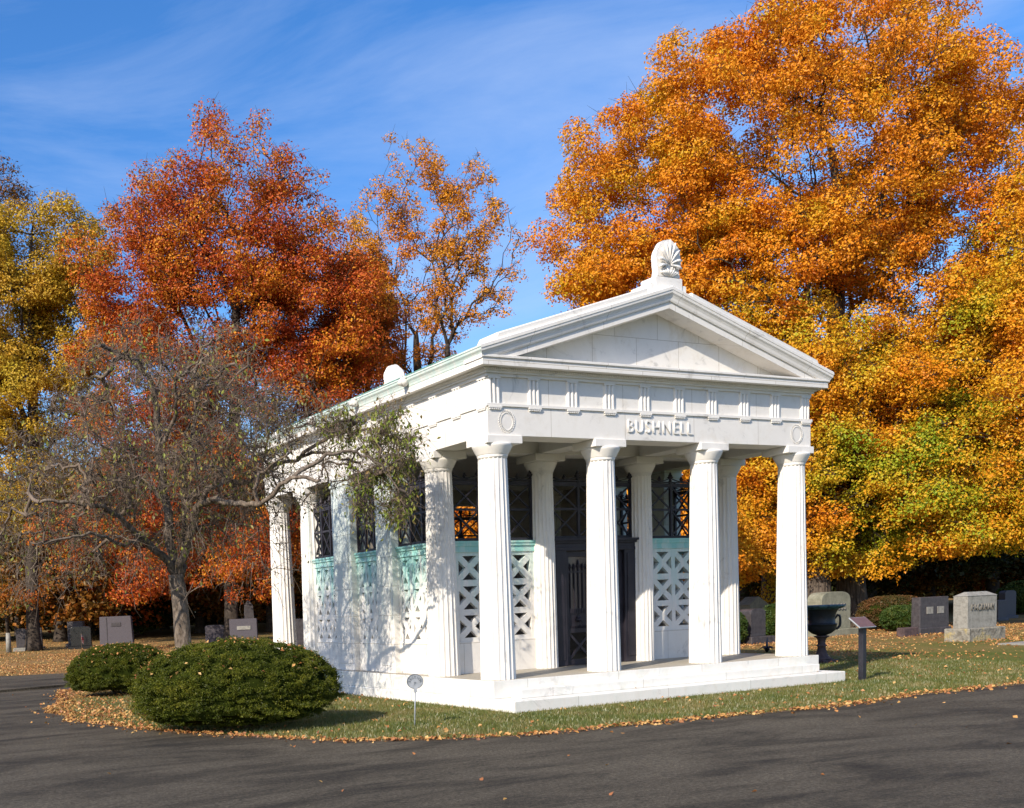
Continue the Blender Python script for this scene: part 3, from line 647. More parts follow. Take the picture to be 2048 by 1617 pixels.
def grille(face, u0, u1, q, z0=PZ + .01, z1=3.44, nx=3, name='grille'):
    mb = MB(); zm = (z0 + z1) / 2 + .02; w = .045
    def bar(ua, za, ub, zb, w=w, t=.03, off=0):
        nrm = Vector(mapf(face, 0, 1, 0)) - Vector(mapf(face, 0, 0, 0))
        mb.bar(mapf(face, ua, q + off, za), mapf(face, ub, q + off, zb), w, t, up=nrm)
    bar(u0, z0 + .02, u1, z0 + .02, .05, .04); bar(u0, zm, u1, zm, .042, .038, .002); bar(u0, z1 - .04, u1, z1 - .04, .075, .04); bar(u0, z1 + .02, u1, z1 + .02, .02, .06)
    us = [u0 + .03 + (u1 - u0 - .06) * i / nx for i in range(nx + 1)]
    for i, u in enumerate(us):
        bar(u, z0, u, z1 + .03, .05, .05, .001); finial(mb, mapf(face, u, q, z1 + .03), .20, .045)
    for i in range(nx):
        ua, ub = us[i], us[i + 1]; um = (ua + ub) / 2
        for za, zb in ((z0 + .03, zm), (zm, z1 - .05)):
            bar(ua, za, ub, zb, .03, .02, .006); bar(ua, zb, ub, za, .03, .02, -.006)
            mb.lathe([(.001, 0)], 0, 0, 3, False) if False else None
        finial(mb, mapf(face, um, q, z1 + .02), .13, .03)
        for k_ in range(5):
            t = k_ / 5; 
            for (p, r_) in ((ua + (um - ua) * t, ua + (um - ua) * (t + .2)), (ub + (um - ub) * t, ub + (um - ub) * (t + .2))):
                bar(p, z1 + .10 - .06 * math.sin(t * math.pi / 2), r_, z1 + .10 - .06 * math.sin((t + .2) * math.pi / 2), .018, .02)
    return mb.build(name, M_bronze, T)
# front bays
for u0, u1 in ((.24, s1 - .20), (W - s1 + .20, W - .24)):
    pierced('front', u0, u1, -Y1 + .02); grille('front', u0, u1, -Y1 - .02)
grille('front', s1 + .20, W - s1 - .20, -Y1 - .02, z0=PZ + .03)
# rear wall of the cella: blocks with one open grille in the middle bay
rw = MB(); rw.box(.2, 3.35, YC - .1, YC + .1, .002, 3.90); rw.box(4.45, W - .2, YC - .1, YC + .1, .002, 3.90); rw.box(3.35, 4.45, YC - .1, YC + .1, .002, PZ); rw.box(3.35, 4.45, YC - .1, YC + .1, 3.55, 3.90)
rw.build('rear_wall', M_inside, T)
grille('rear', 3.35, 4.45, -(Y5 - YC), z1=3.3, nx=2)
# side bays and piers
for face in ('left', 'right'):
    for u0, u1 in ((3.05, 3.65), (4.71, 5.50)):
        mb = MB(); bxf(mb, face, u0, u1, -.26, .20, .001, 3.9); bxf(mb, face, u0 + .10, u1 - .10, .19, .215, .14, 3.72)
        bxf(mb, face, u0 - .03, u1 + .03, -.27, .225, 3.74, 3.899); bxf(mb, face, u0 - .012, u1 + .012, -.265, .21, .0015, .12)
        mb.build('pier', M_wall, T, 0.005)
    mb = MB(); bxf(mb, face, YC - .20, YC + .22, -.2, .16, .001, 3.9); mb.build('pier', M_wall, T, .005)
    for u0, u1 in ((Y1 + .10, 3.06), (3.64, 4.72), (5.49, YC - .15)):
        if face == 'right' and u0 > 5:
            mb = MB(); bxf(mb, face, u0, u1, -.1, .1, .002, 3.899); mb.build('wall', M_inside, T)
            continue
        pierced(face, u0, u1, .07); grille(face, u0, u1, .02)
# bronze door with its frame in the middle bay
dx0, dx1 = s1 + .215, W - s1 - .215
fr = MB(); yq = Y1 - .02
fr.box(dx0, dx0 + .26, yq - .06, yq + .1, .002, 2.2); fr.box(dx1 - .26, dx1, yq - .06, yq + .1, .002, 2.2)
fr.box(dx0 + .02, dx0 + .20, yq - .075, yq - .05, .12, 2.1); fr.box(dx1 - .20, dx1 - .02, yq - .075, yq - .05, .12, 2.1)
fr.box(dx0, dx1, yq - .062, yq + .1, 2.2, 2.30); fr.box(dx0 - .02, dx1 + .02, yq - .10, yq + .12, 2.30, 2.34); fr.box(dx0 - .04, dx1 + .04, yq - .14, yq + .14, 2.34, 2.385); fr.box(dx0, dx1, yq - .075, yq, 2.16, 2.22)
fr.build('door_frame', M_bronze, T, .004)
dm_ = (dx0 + dx1) / 2
for side in (0, 1):
    xa = dx0 + .262 if side == 0 else dm_ + .004; xb = dm_ - .004 if side == 0 else dx1 - .262
    d = MB(); yl = yq + .0
    d.box(xa, xa + .10, yl, yl + .05, .01, 2.15); d.box(xb - .10, xb, yl, yl + .05, .01, 2.15)
    for z0, z1 in ((.01, .12), (.62, .70), (.98, 1.08), (2.05, 2.15)): d.box(xa + .1, xb - .1, yl + .001, yl + .049, z0, z1)
    d.box(xa + .1, xb - .1, yl + .02, yl + .035, .70, .98)
    d.bar((xa + .1, yl + .025, .13), (xb - .1, yl + .025, .61), .05, .03, (0, 1, 0)); d.bar((xa + .1, yl + .029, .61), (xb - .1, yl + .029, .13), .05, .03, (0, 1, 0))
    nb = 5
    for i in range(nb): 
        x = xa + .1 + (xb - xa - .2) * (i + .5) / nb; d.box(x - .012, x + .012, yl + .012, yl + .036, 1.08, 1.75)
        finial(d, (x, yl + .024, 1.78), .16 if i != 2 else .24, .028)
    d.box(xa + .1, xb - .1, yl + .01, yl + .04, 1.75, 1.785)
    for i in range(12): d.box(xa + .11 + i * (xb - xa - .22) / 12, xa + .125 + i * (xb - xa - .22) / 12, yl - .008, yl + .002, .99, 1.07)
    for i in range(14): d.box(xa + .11 + i * (xb - xa - .22) / 14, xa + .12 + i * (xb - xa - .22) / 14, yl + .005, yl + .02, .70, .75)
    leaf = d.build('door', M_bronze, T, .003)
    gl = MB(); gl.box(xa + .1, xb - .1, yl + .042, yl + .048, 1.08, 2.05); gm = gl.build('pane', MATS.get('door_glass') or noise_mat('door_glass', [(0.3, (0.05, 0.045, 0.05)), (0.7, (0.08, 0.07, 0.07))], scale=2, rough=0.15, spec=0.5), leaf)
    lk = MB(); c = Vector(((xa + xb) / 2 - .05, yl - .02, .87))
    for (dx, dy, dz, rr) in ((0, 0, 0, .058), (0, -.045, -.015, .032), (-.035, -.01, .045, .02), (.035, -.01, .045, .02), (-.055, .0, -.01, .022), (.055, 0, -.01, .022), (0, 0, .055, .024)):
        cc = c + Vector((dx, dy, dz)); n = 8
        lk.rings([[tuple(cc + Vector((math.sin(f) * math.cos(g), -math.cos(f), math.sin(f) * math.sin(g))) * rr) for g in [2 * math.pi * j / n for j in range(n)]] for f in [math.pi * (i + .3) / 5.6 for i in range(6)]])
    lk.tube([c + Vector((.036 * math.cos(t), -.065, -.07 + .045 * math.sin(t))) for t in np.linspace(0, 6.283, 15)], .008, 6)
    lk.build('lion_knocker', M_bronze, leaf)

# ================================================================== TREES
def sample_crown(ells, n, rs, shell=0.5, gaps=0):
    w = np.array([e[3] * e[5] * (e[6] if len(e) > 6 else 1) for e in ells]); w = w / w.sum(); out = []
    E = [(np.array(e[:3]), np.array(e[3:6])) for e in ells]
    while len(out) < n:
        i = rs.choice(len(E), p=w); d = rs.normal(size=3); d /= np.linalg.norm(d); r = (shell ** 3 + (1 - shell ** 3) * rs.random()) ** (1 / 3)
        p = E[i][0] + d * E[i][1] * r
        if any(j != i and np.linalg.norm((p - c) / q) < shell * .85 for j, (c, q) in enumerate(E)): continue
        if p[2] < 1.0: continue
        if gaps and math.sin(p[0] * gaps + 1.7) * math.sin(p[1] * gaps * .9 + .4) + math.sin(p[2] * gaps * 1.15 + p[0] * .4) * math.sin(p[0] * gaps * .7 - p[1] * .5) > .42 and rs.random() < .88: continue
        out.append(p)
    return np.array(out)
def grow(trunk, pts, rs, wpath=0.30, sub=3, jitter=0.10, sag=0.0, rise=0.06):
    """attach every crown point to the nearest part of the growing skeleton"""
    nodes = [np.array(p, float) for p in trunk]; par = [-1] + list(range(len(trunk) - 1)); pl = [0.0]
    for i in range(1, len(nodes)): pl.append(pl[-1] + np.linalg.norm(nodes[i] - nodes[i - 1]))
    tr = np.array(nodes); dmin = np.min(np.linalg.norm(pts[:, None] - tr[None], axis=2), axis=1)
    N = np.zeros((len(nodes) + len(pts) * sub, 3)); PL = np.zeros(len(N)); N[:len(nodes)] = tr; PL[:len(nodes)] = pl; n = len(nodes); tips = []
    lowest = 2
    for k_ in np.argsort(dmin):
        p = pts[k_]; c = np.linalg.norm(N[lowest:n] - p, axis=1) + wpath * PL[lowest:n]; i = int(np.argmin(c)) + lowest
        a = N[i].copy(); L_ = np.linalg.norm(p - a)
        for s_ in range(1, sub + 1):
            t = s_ / sub; q = a + (p - a) * t
            if s_ < sub: q = q + rs.normal(size=3) * L_ * jitter * .5 + np.array([0, 0, L_ * (rise - sag) * math.sin(math.pi * t)])
            N[n] = q; PL[n] = PL[i if s_ == 1 else n - 1] + L_ / sub; par.append(i if s_ == 1 else n - 1); n += 1
        tips.append(n - 1)
    return N[:n], np.array(par), tips
def radii(par, n, ntr, tips, r_tip, rtrunk, expo=0.46):
    cnt = np.zeros(n)
    for t in tips: cnt[t] += 1
    for i in range(n - 1, 0, -1): cnt[par[i]] += cnt[i]
    r = r_tip * np.maximum(cnt, 1) ** expo
    for i in range(ntr): r[i] = rtrunk[i]
    for i in range(ntr, n): r[i] = min(r[i], r[par[i]] * .92)
    return r
def trunk_mesh(pts, rad, parent, mat, n=20, flare=1.5, name='trunk', lean=0):
    rs = np.random.default_rng(int(abs(pts[0][0]) * 100)); ph = rs.random(4) * 6.28
    P = smooth3(pts, 6); r_ = np.interp(np.linspace(0, len(pts) - 1, len(P)), range(len(pts)), rad); rings = []
    for i, (p, r) in enumerate(zip(P, r_)):
        h = p[2] - P[0][2]; fl = 1 + (flare - 1) * math.exp(-h / (r_[0] * 1.5)); ring = []
        for j in range(n):
            a = 2 * math.pi * j / n; k_ = 1 + .05 * math.sin(3 * a + ph[0] + h * .3) + .04 * math.sin(7 * a + ph[1]) + (fl - 1) * .35 * math.sin(5 * a + ph[2])
            ring.append((p[0] + r * fl * k_ * math.cos(a), p[1] + r * fl * k_ * math.sin(a), p[2] - (.1 if i == 0 else 0)))
        rings.append(ring)
    return MB().rings(rings).build(name, mat, parent)
def smooth3(pts, n):
    out = []; pts = [np.array(p, float) for p in pts]
    for i in range(len(pts) - 1):
        p0, p1, p2, p3 = [pts[min(max(k, 0), len(pts) - 1)] for k in (i - 1, i, i + 1, i + 2)]
        for t in np.linspace(0, 1, n, endpoint=False): out.append(0.5 * ((2 * p1) + (-p0 + p2) * t + (2 * p0 - 5 * p1 + 4 * p2 - p3) * t * t + (-p0 + 3 * p1 - 3 * p2 + p3) * t ** 3))
    out.append(pts[-1]); return out
def clump_leaves(pts, rad, per, rs, flat=.66, thin=None, full=False):
    """leaves of every clump sit mostly on its outer skin, so that clumps read as puffs with gaps between"""
    scl = 0.55 + .95 * rs.random(len(pts)) ** 1.3
    k_ = rs.poisson(per * scl ** 2 * (1 if thin is None else thin), len(pts)); idx = np.repeat(np.arange(len(pts)), k_)
    d = rs.normal(size=(len(idx), 3)); d /= np.linalg.norm(d, axis=1)[:, None]; r = 1 - .42 * rs.random(len(idx)) ** 1.6
    ph = rs.random((len(pts), 3)) * 6.28; lob = 1 + .22 * np.sin(3.1 * d[:, 0] * 2 + ph[idx, 0]) * np.sin(3.7 * d[:, 1] * 2 + ph[idx, 1]) + .12 * np.sin(9 * d[:, 2] + ph[idx, 2])
    rr = (rad * scl)[idx] * lob
    q = d * (r * rr)[:, None]; q[:, 2] *= flat; q[:, 2] -= .28 * (q[:, 0] ** 2 + q[:, 1] ** 2) / (rad + 1e-6)
    if full: return pts[idx] + q, .45 * rs.random(len(pts))[idx] + .55 * rs.random(len(idx)), d
    return pts[idx] + q
def ell(px, py, rx, ry, dep, rd=None, w=1.0, doff=0.0):
    """ellipsoid of foliage: where it shows in the photo (pixels of the 2048 frame) at its distance"""
    c = at(px, py, dep + doff); s_ = (dep + doff) / FPX; a = rx * s_; return (c[0], c[1], c[2], a, (rd if rd else a), ry * s_, w)
def tree(name, label, cat, foot_, tpts, trad, ells, nclump, crad, per, lsize, mat, seed, bark=M_bark, limb=M_limb, shell=.5, r_tip=.014, thin_top=None, second=None, group=None, expo=.46, twigs=True, wpath=.42, gaps=1.25):
    rs = np.random.default_rng(seed); o = empty(name, foot_); tag(o, label, cat, group)
    f = np.array(foot_)
    tp = [np.array(p, float) for p in tpts]
    pts = sample_crown(ells, nclump, rs, shell, gaps)
    N, par, tips = grow(tp, pts, rs, wpath=wpath, rise=.12); r = radii(par, len(N), len(tp), tips, r_tip, trad, expo)
    trunk_mesh([p - f for p in tp], trad, o, bark)
    i = np.arange(len(tp), len(N)); tubes('limbs', N[par[i]] - f, N[i] - f, r[par[i]].clip(max=np.inf), r[i], limb, o, 6)
    if twigs:     # fine twigs out of every tip
        k_ = 5; base = np.repeat(pts, k_, 0); d = rs.normal(size=base.shape); d[:, 2] = abs(d[:, 2]) * .7; d /= np.linalg.norm(d, axis=1)[:, None]
        q = base + d * crad * (0.7 + .7 * rs.random(len(base)))[:, None]
        tubes('twigs', base - f, q - f, np.full(len(base), r_tip * .8), np.full(len(base), r_tip * .25), limb, o, 3)
    thin = None
    if thin_top is not None: thin = thin_top(pts)
    LP, TN, FD = clump_leaves(pts, crad, per, rs, thin=thin, full=True)
    ok = LP[:, 2] > 1.2; LP = LP[ok]; TN = TN[ok]; FD = FD[ok]
    if second is not None:
        m_ = second[1](LP, rs)
        leaves(LP[~m_] - f, lsize, 'crown', mat, o, rs=rs, tint=TN[~m_], face=FD[~m_]); leaves(LP[m_] - f, lsize, 'crown', second[0], o, rs=rs, tint=TN[m_], face=FD[m_])
    else: leaves(LP - f, lsize, 'crown', mat, o, rs=rs, tint=TN, face=FD)
    return o
def spine(px, dep, ys, dx=None, wob=.3, seed=0):
    """trunk points: base on the ground, then up through the given photo heights"""
    b = foot(px, dep); out = [np.array(b)]
    for i, y in enumerate(ys): out.append(at(px + (dx[i] if dx else 0), y, dep))
    return b, out
# -- the great orange maple on the right
b, tp = spine(1702, 45.5, [1130, 950, 780, 600, 430, 280], [-4, -10, -25, -30, -22, -45])
tree('maple_tree', 'huge orange maple towering over the right side of the mausoleum', 'maple tree', b, tp, [.56, .5, .46, .40, .33, .22, .09],
     [ell(1560, 300, 330, 270, 45.5), ell(1745, 285, 245, 260, 45.5), ell(1290, 420, 200, 210, 45.5), ell(1930, 430, 190, 270, 45.5), ell(1330, 640, 235, 190, 45.5, w=1.1), ell(1540, 620, 250, 230, 45.5, w=1.2), ell(1790, 640, 230, 240, 45.5), ell(1400, 200, 160, 120, 45.5, w=.8), ell(1640, 90, 220, 100, 45.5, w=.7)],
     1500, .66, 390, .106, LF_orange, 3, thin_top=lambda p: np.where((np.abs((p - np.array(at(1665, 330, 45.5)))@ np.array([RT[0], RT[1], 0])) < 2.0) & (p[:, 2] > 12), .6, 1.0), second=(LF_gold, lambda P, rs: (rs.random(len(P)) < np.clip((12.5 - P[:, 2]) / 9, .04, .75))))
# -- gold maple in front of it, low sweeping skirts
b, tp = spine(1636, 43.5, [1150, 1000, 850, 700, 560], [0, -10, -20, -25, -20])
tree('maple_tree', 'gold and orange maple with drooping skirts and dark trunk just right of the corner column', 'maple tree', b, tp, [.46, .40, .36, .30, .2, .08],
     [ell(1690, 940, 170, 190, 43.5, w=1.3), ell(1780, 860, 160, 190, 43.5), ell(1600, 760, 180, 160, 43.5), ell(1740, 1040, 110, 100, 43.5), ell(1645, 1010, 60, 130, 43.5, w=.8), ell(1860, 1010, 60, 90, 43.5, w=.8), ell(1500, 740, 150, 120, 43.5, w=.8), ell(1680, 1075, 60, 70, 43.5, w=.7)],
     520, .70, 390, .103, LF_gold, 4, second=(LF_green, lambda P, rs: rs.random(len(P)) < .5 + .5 * np.sign(np.sin(P[:, 0] * .8 + P[:, 2]) - .3)))
# -- its neighbour seen through the corner columns
b, tp = spine(1540, 47, [1150, 1000, 850], [2, 0, -5])
tree('maple_tree', 'orange and gold maple seen through the corner columns, shaded trunk', 'maple tree', b, tp, [.42, .38, .3, .1],
     [ell(1500, 980, 100, 130, 47, doff=-3), ell(1560, 1000, 110, 190, 47, doff=-1), ell(1485, 1110, 50, 75, 47, doff=-4, w=.8)],
     240, .68, 390, .103, LF_gold, 5)
for px_, ys_, lab_ in ((950, [1150, 1080, 1000], 'orange maple glimpsed through the left porch grille'), (1310, [1150, 1080, 1000], 'orange maple glimpsed through the right porch grille')):
    b, tp = spine(px_, 41, ys_)
    tree('maple_tree', lab_, 'maple tree', b, tp, [.3, .26, .2, .1], [ell(px_, 1010, 130, 110, 41), ell(px_ + 60, 1080, 110, 70, 41)], 130, .7, 230, .13, LF_orange, px_)
# -- maple at the right margin
b, tp = spine(2130, 41, [1100, 950, 800, 600], [0, -10, -25, -30])
tree('maple_tree', 'gold and green maple cut off by the right edge', 'maple tree', b, tp, [.42, .38, .33, .26, .1],
     [ell(1960, 820, 190, 230, 41), ell(2100, 780, 190, 330, 41), ell(1900, 960, 130, 140, 41), ell(2030, 1010, 170, 110, 41), ell(2080, 560, 160, 210, 41, w=.9)],
     600, .72, 370, .103, LF_gold, 6, second=(LF_green, lambda P, rs: (P[:, 2] < 8) & (rs.random(len(P)) < .55)))
# -- red maple on the left
b, tp = spine(462, 47, [1150, 1000, 800, 620, 470], [0, 3, 8, 10, 16])
tree('maple_tree', 'tall red-orange maple with thinning top left of centre', 'maple tree', b, tp, [.30, .28, .27, .24, .18, .08],
     [ell(475, 350, 120, 130, 47, w=.8), ell(345, 460, 110, 130, 47), ell(470, 480, 160, 130, 47), ell(590, 470, 100, 150, 47, w=.9), ell(260, 560, 110, 150, 47), ell(440, 620, 200, 180, 47), ell(640, 640, 150, 150, 47), ell(300, 780, 150, 170, 47), ell(520, 820, 190, 170, 47), ell(340, 1010, 180, 150, 47, w=.9), ell(500, 1040, 110, 130, 47, w=.9), ell(700, 760, 100, 110, 47, w=.8), ell(285, 1140, 70, 60, 44, w=.9), ell(500, 1125, 75, 65, 44, w=.9), ell(150, 1060, 90, 70, 45, w=.7), ell(420, 1130, 60, 50, 46, w=.7)],
     1250, .62, 280, .102, LF_red, 7, gaps=0, second=(LF_amber, lambda P, rs: rs.random(len(P)) < np.where((np.sin(P[:, 0] * 1.1) * np.sin(P[:, 2] * .9 + P[:, 1]) > .35), .6, .12)),
     thin_top=lambda p: np.where(p[:, 2] > 16.5, .6, 1.0), bark=M_limb)
# -- rusty dark maple between red and amber
b, tp = spine(735, 50, [1100, 900, 740, 620], [0, 0, 0, -5])
tree('maple_tree', 'small rusty dark maple between the tall red maple and the amber one', 'maple tree', b, tp, [.2, .18, .16, .12, .05],
     [ell(725, 600, 75, 90, 50), ell(680, 700, 80, 70, 50), ell(750, 720, 50, 80, 50)], 170, .6, 340, .102, LF_rust, 8)
# -- amber sparse maple behind the roof
b, tp = spine(850, 56, [1000, 800, 720, 670], [0, -10, -16, -18])
tree('maple_tree', 'amber maple with bare upper boughs rising behind the left end of the roof', 'maple tree', b, tp, [.3, .26, .24, .2, .12],
     [ell(815, 350, 70, 75, 56), ell(860, 430, 90, 90, 56), ell(760, 470, 75, 90, 56, w=.9), ell(820, 560, 110, 80, 56), ell(790, 660, 100, 80, 56), ell(720, 560, 60, 110, 56), ell(850, 690, 70, 60, 56, w=.7), ell(740, 710, 90, 60, 56)],
     330, .46, 105, .105, LF_amber, 9, bark=M_limb, expo=.42, wpath=.7)
b, tp = spine(895, 54, [1000, 760, 690], [0, 0, 0])
tree('maple_tree', 'half bare amber maple with open branches against the blue sky', 'maple tree', b, tp, [.22, .19, .16, .11],
     [ell(955, 420, 50, 110, 54), ell(990, 520, 55, 110, 54), ell(920, 480, 60, 100, 54), ell(940, 600, 80, 60, 54), ell(900, 560, 50, 110, 54)],
     210, .38, 48, .105, LF_amber, 10, bark=M_limb, expo=.42, wpath=.7)
# -- yellow tree at left
b, tp = spine(64, 50, [1150, 1000, 850, 700, 560, 470], [0, 0, 2, 0, -5, 0])
tree('yellow_tree', 'yellow-leaved tree at the left edge of the picture', 'tree', b, tp, [.3, .28, .26, .24, .18, .1, .05],
     [ell(50, 520, 110, 110, 50), ell(140, 500, 90, 90, 50), ell(10, 640, 120, 140, 50), ell(130, 660, 90, 120, 50), ell(60, 790, 140, 130, 50), ell(-60, 600, 100, 200, 50), ell(30, 930, 130, 120, 50, w=.8)],
     640, .62, 310, .103, LF_yellow, 12, bark=M_limb)
# -- bare-ish tree peeping in at top left
b, tp = spine(-120, 60, [900, 650, 480, 420], [0, 20, 50, 80])
tree('thin_tree', 'nearly bare grey-brown treetop at the upper left edge', 'tree', b, tp, [.3, .24, .16, .1, .05],
     [ell(0, 375, 50, 60, 60), ell(-80, 380, 80, 90, 60), ell(30, 390, 30, 30, 60)], 70, .6, 70, .12, LF_brown, 13)

for i_, (x_, y_, h_, sd_) in enumerate(((-25, -16.5, 12, 61), (-16.5, -21.5, 14, 62), (-5, -24, 14, 63))):
    rs_ = np.random.default_rng(sd_); o_ = empty('roadside_tree', (x_, y_, 0)); tag(o_, 'nearly bare roadside tree %s' % ['standing left of the view across the road', 'standing behind the viewpoint on the left', 'standing behind the viewpoint on the right'][i_], 'tree')
    tp_ = [np.array((0, 0, 0.)), np.array((.2, 0, h_ * .25)), np.array((0, .2, h_ * .5)), np.array((.2, .1, h_ * .8))]
    pt_ = sample_crown([(0, 0, h_ * .68, h_ * .3, h_ * .3, h_ * .32, 1)], 160, rs_, .3); N_t, pr_, tips_ = grow(tp_, pt_, rs_); r_t = radii(pr_, len(N_t), 4, tips_, .02, [.26, .24, .17, .07])
    trunk_mesh(tp_, [.26, .24, .17, .07], o_, M_bark, 12); ii = np.arange(4, len(N_t)); tubes('limbs', N_t[pr_[ii]], N_t[ii], r_t[pr_[ii]], r_t[ii], M_limb, o_, 5)
    leaves(clump_leaves(pt_, .9, 60, rs_), .16, 'crown', LF_amber, o_, rs=rs_)
# background wood: individual trees copied from three forms, plus one mass of wood coloured dark for its shade
def form(seed, mat, h, wd, name='background_tree'):
    rs = np.random.default_rng(seed)
    ells = [(0, 0, h * .62, wd, wd, h * .34, 1), (wd * .4, 0, h * .45, wd * .8, wd * .8, h * .28, 1), (-wd * .4, wd * .2, h * .5, wd * .75, wd * .75, h * .3, 1), (wd * .5, -wd * .3, h * .27, wd * .7, wd * .7, h * .14, .8), (-wd * .6, -wd * .2, h * .25, wd * .7, wd * .7, h * .13, .8)]
    o = empty(name, (0, 0, 0)); tp = [np.array((0, 0, 0.)), np.array((.1, 0, h * .2)), np.array((0, .1, h * .45)), np.array((.1, 0, h * .7))]
    pts = sample_crown(ells, 150, rs, .45); N, par, tips = grow(tp, pts, rs); r = radii(par, len(N), 4, tips, .016, [.3, .26, .2, .08])
    trunk_mesh(tp, [.3, .26, .2, .08], o, M_limb, 10); i = np.arange(4, len(N)); tubes('limbs', N[par[i]], N[i], r[par[i]], r[i], M_limb, o, 4)
    leaves(clump_leaves(pts, 1.25, 150, rs), .24, 'crown', mat, o, rs=rs); return o
forms = [form(31, LF_brown, 13, 4.2), form(32, LF_shade, 15, 4.6), form(33, LF_rust, 11, 3.8)]
spec = [(-160, 62, 1, LF_brown), (-40, 66, 0, LF_brown), (40, 74, 1, LF_shade), (120, 60, 2, LF_brown), (185, 70, 0, LF_rust), (250, 62, 2, LF_red), (330, 76, 1, LF_shade), (400, 66, 0, LF_brown), (470, 78, 1, LF_shade), (545, 64, 2, LF_brown), (610, 74, 0, LF_rust), (690, 68, 2, LF_brown),
        (1490, 64, 1, LF_shade), (1580, 70, 0, LF_brown), (1650, 62, 1, LF_shade), (1740, 58, 2, LF_shade), (1800, 66, 1, LF_shade), (1860, 60, 0, LF_brown), (1930, 70, 2, LF_red), (1985, 58, 1, LF_shade), (2050, 66, 0, LF_rust), (2130, 60, 1, LF_shade), (2230, 66, 0, LF_brown)]
words = {LF_brown.name: 'brown', LF_shade.name: 'shade-tinted dark', LF_rust.name: 'rusty', LF_red.name: 'red'}
where = ['at the far left edge', 'behind the yellow tree', 'behind the leftmost gravestones', 'right of the yellow tree trunk', 'above the black gravestone', 'above the wide violet monument', 'behind the crabapple trunk', 'just right of the crabapple trunk', 'behind the red maple trunk', 'beside the rear column', 'hidden behind the rear column', 'behind the left end of the roof',
         'between the two right columns', 'just left of the corner column', 'behind the corner column', 'behind the round-topped gravestone', 'behind the red-brown hedge', 'above the dark gravestone', 'behind the stone lettered PACKHAM', 'right of the stone lettered PACKHAM', 'at the right edge', 'beyond the right edge', 'farthest beyond the right edge']
used = [False] * 3
def copy_tree(o):
    c = o.copy(); col.objects.link(c)
    for ch in o.children:
        d = ch.copy(); col.objects.link(d); d.parent = c
    return c
protos = [(f, list(f.children)) for f in forms]
for i, (px, dep, k_, mt) in enumerate(spec):
    o = forms[k_] if not used[k_] else copy_tree(forms[k_]); used[k_] = True
    o.location = foot(px, dep); o.rotation_euler = (0, 0, i * 1.7); s_ = .85 + .3 * random.random(); o.scale = (s_, s_, s_ * (0.85 if px < 1000 else .8))
    for ch in o.children:
        if ch.name.startswith('crown'): ch.material_slots[0].link = 'OBJECT'; ch.material_slots[0].material = mt
    tag(o, '%s-leaved background tree %s' % (words[mt.name], where[i]), 'tree', 'trees of the wood in the background')
def wood():
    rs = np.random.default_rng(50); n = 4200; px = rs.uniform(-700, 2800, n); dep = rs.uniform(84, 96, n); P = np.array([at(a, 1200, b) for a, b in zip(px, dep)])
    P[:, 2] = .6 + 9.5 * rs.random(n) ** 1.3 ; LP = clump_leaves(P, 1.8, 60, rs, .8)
    o = leaves(LP, .5, 'far_wood', LF_shade, None, rs=rs); tag(o, 'far-off wood, shade coloured into its leaves, closing the cemetery behind all the trees', 'wood', kind='stuff')
wood()

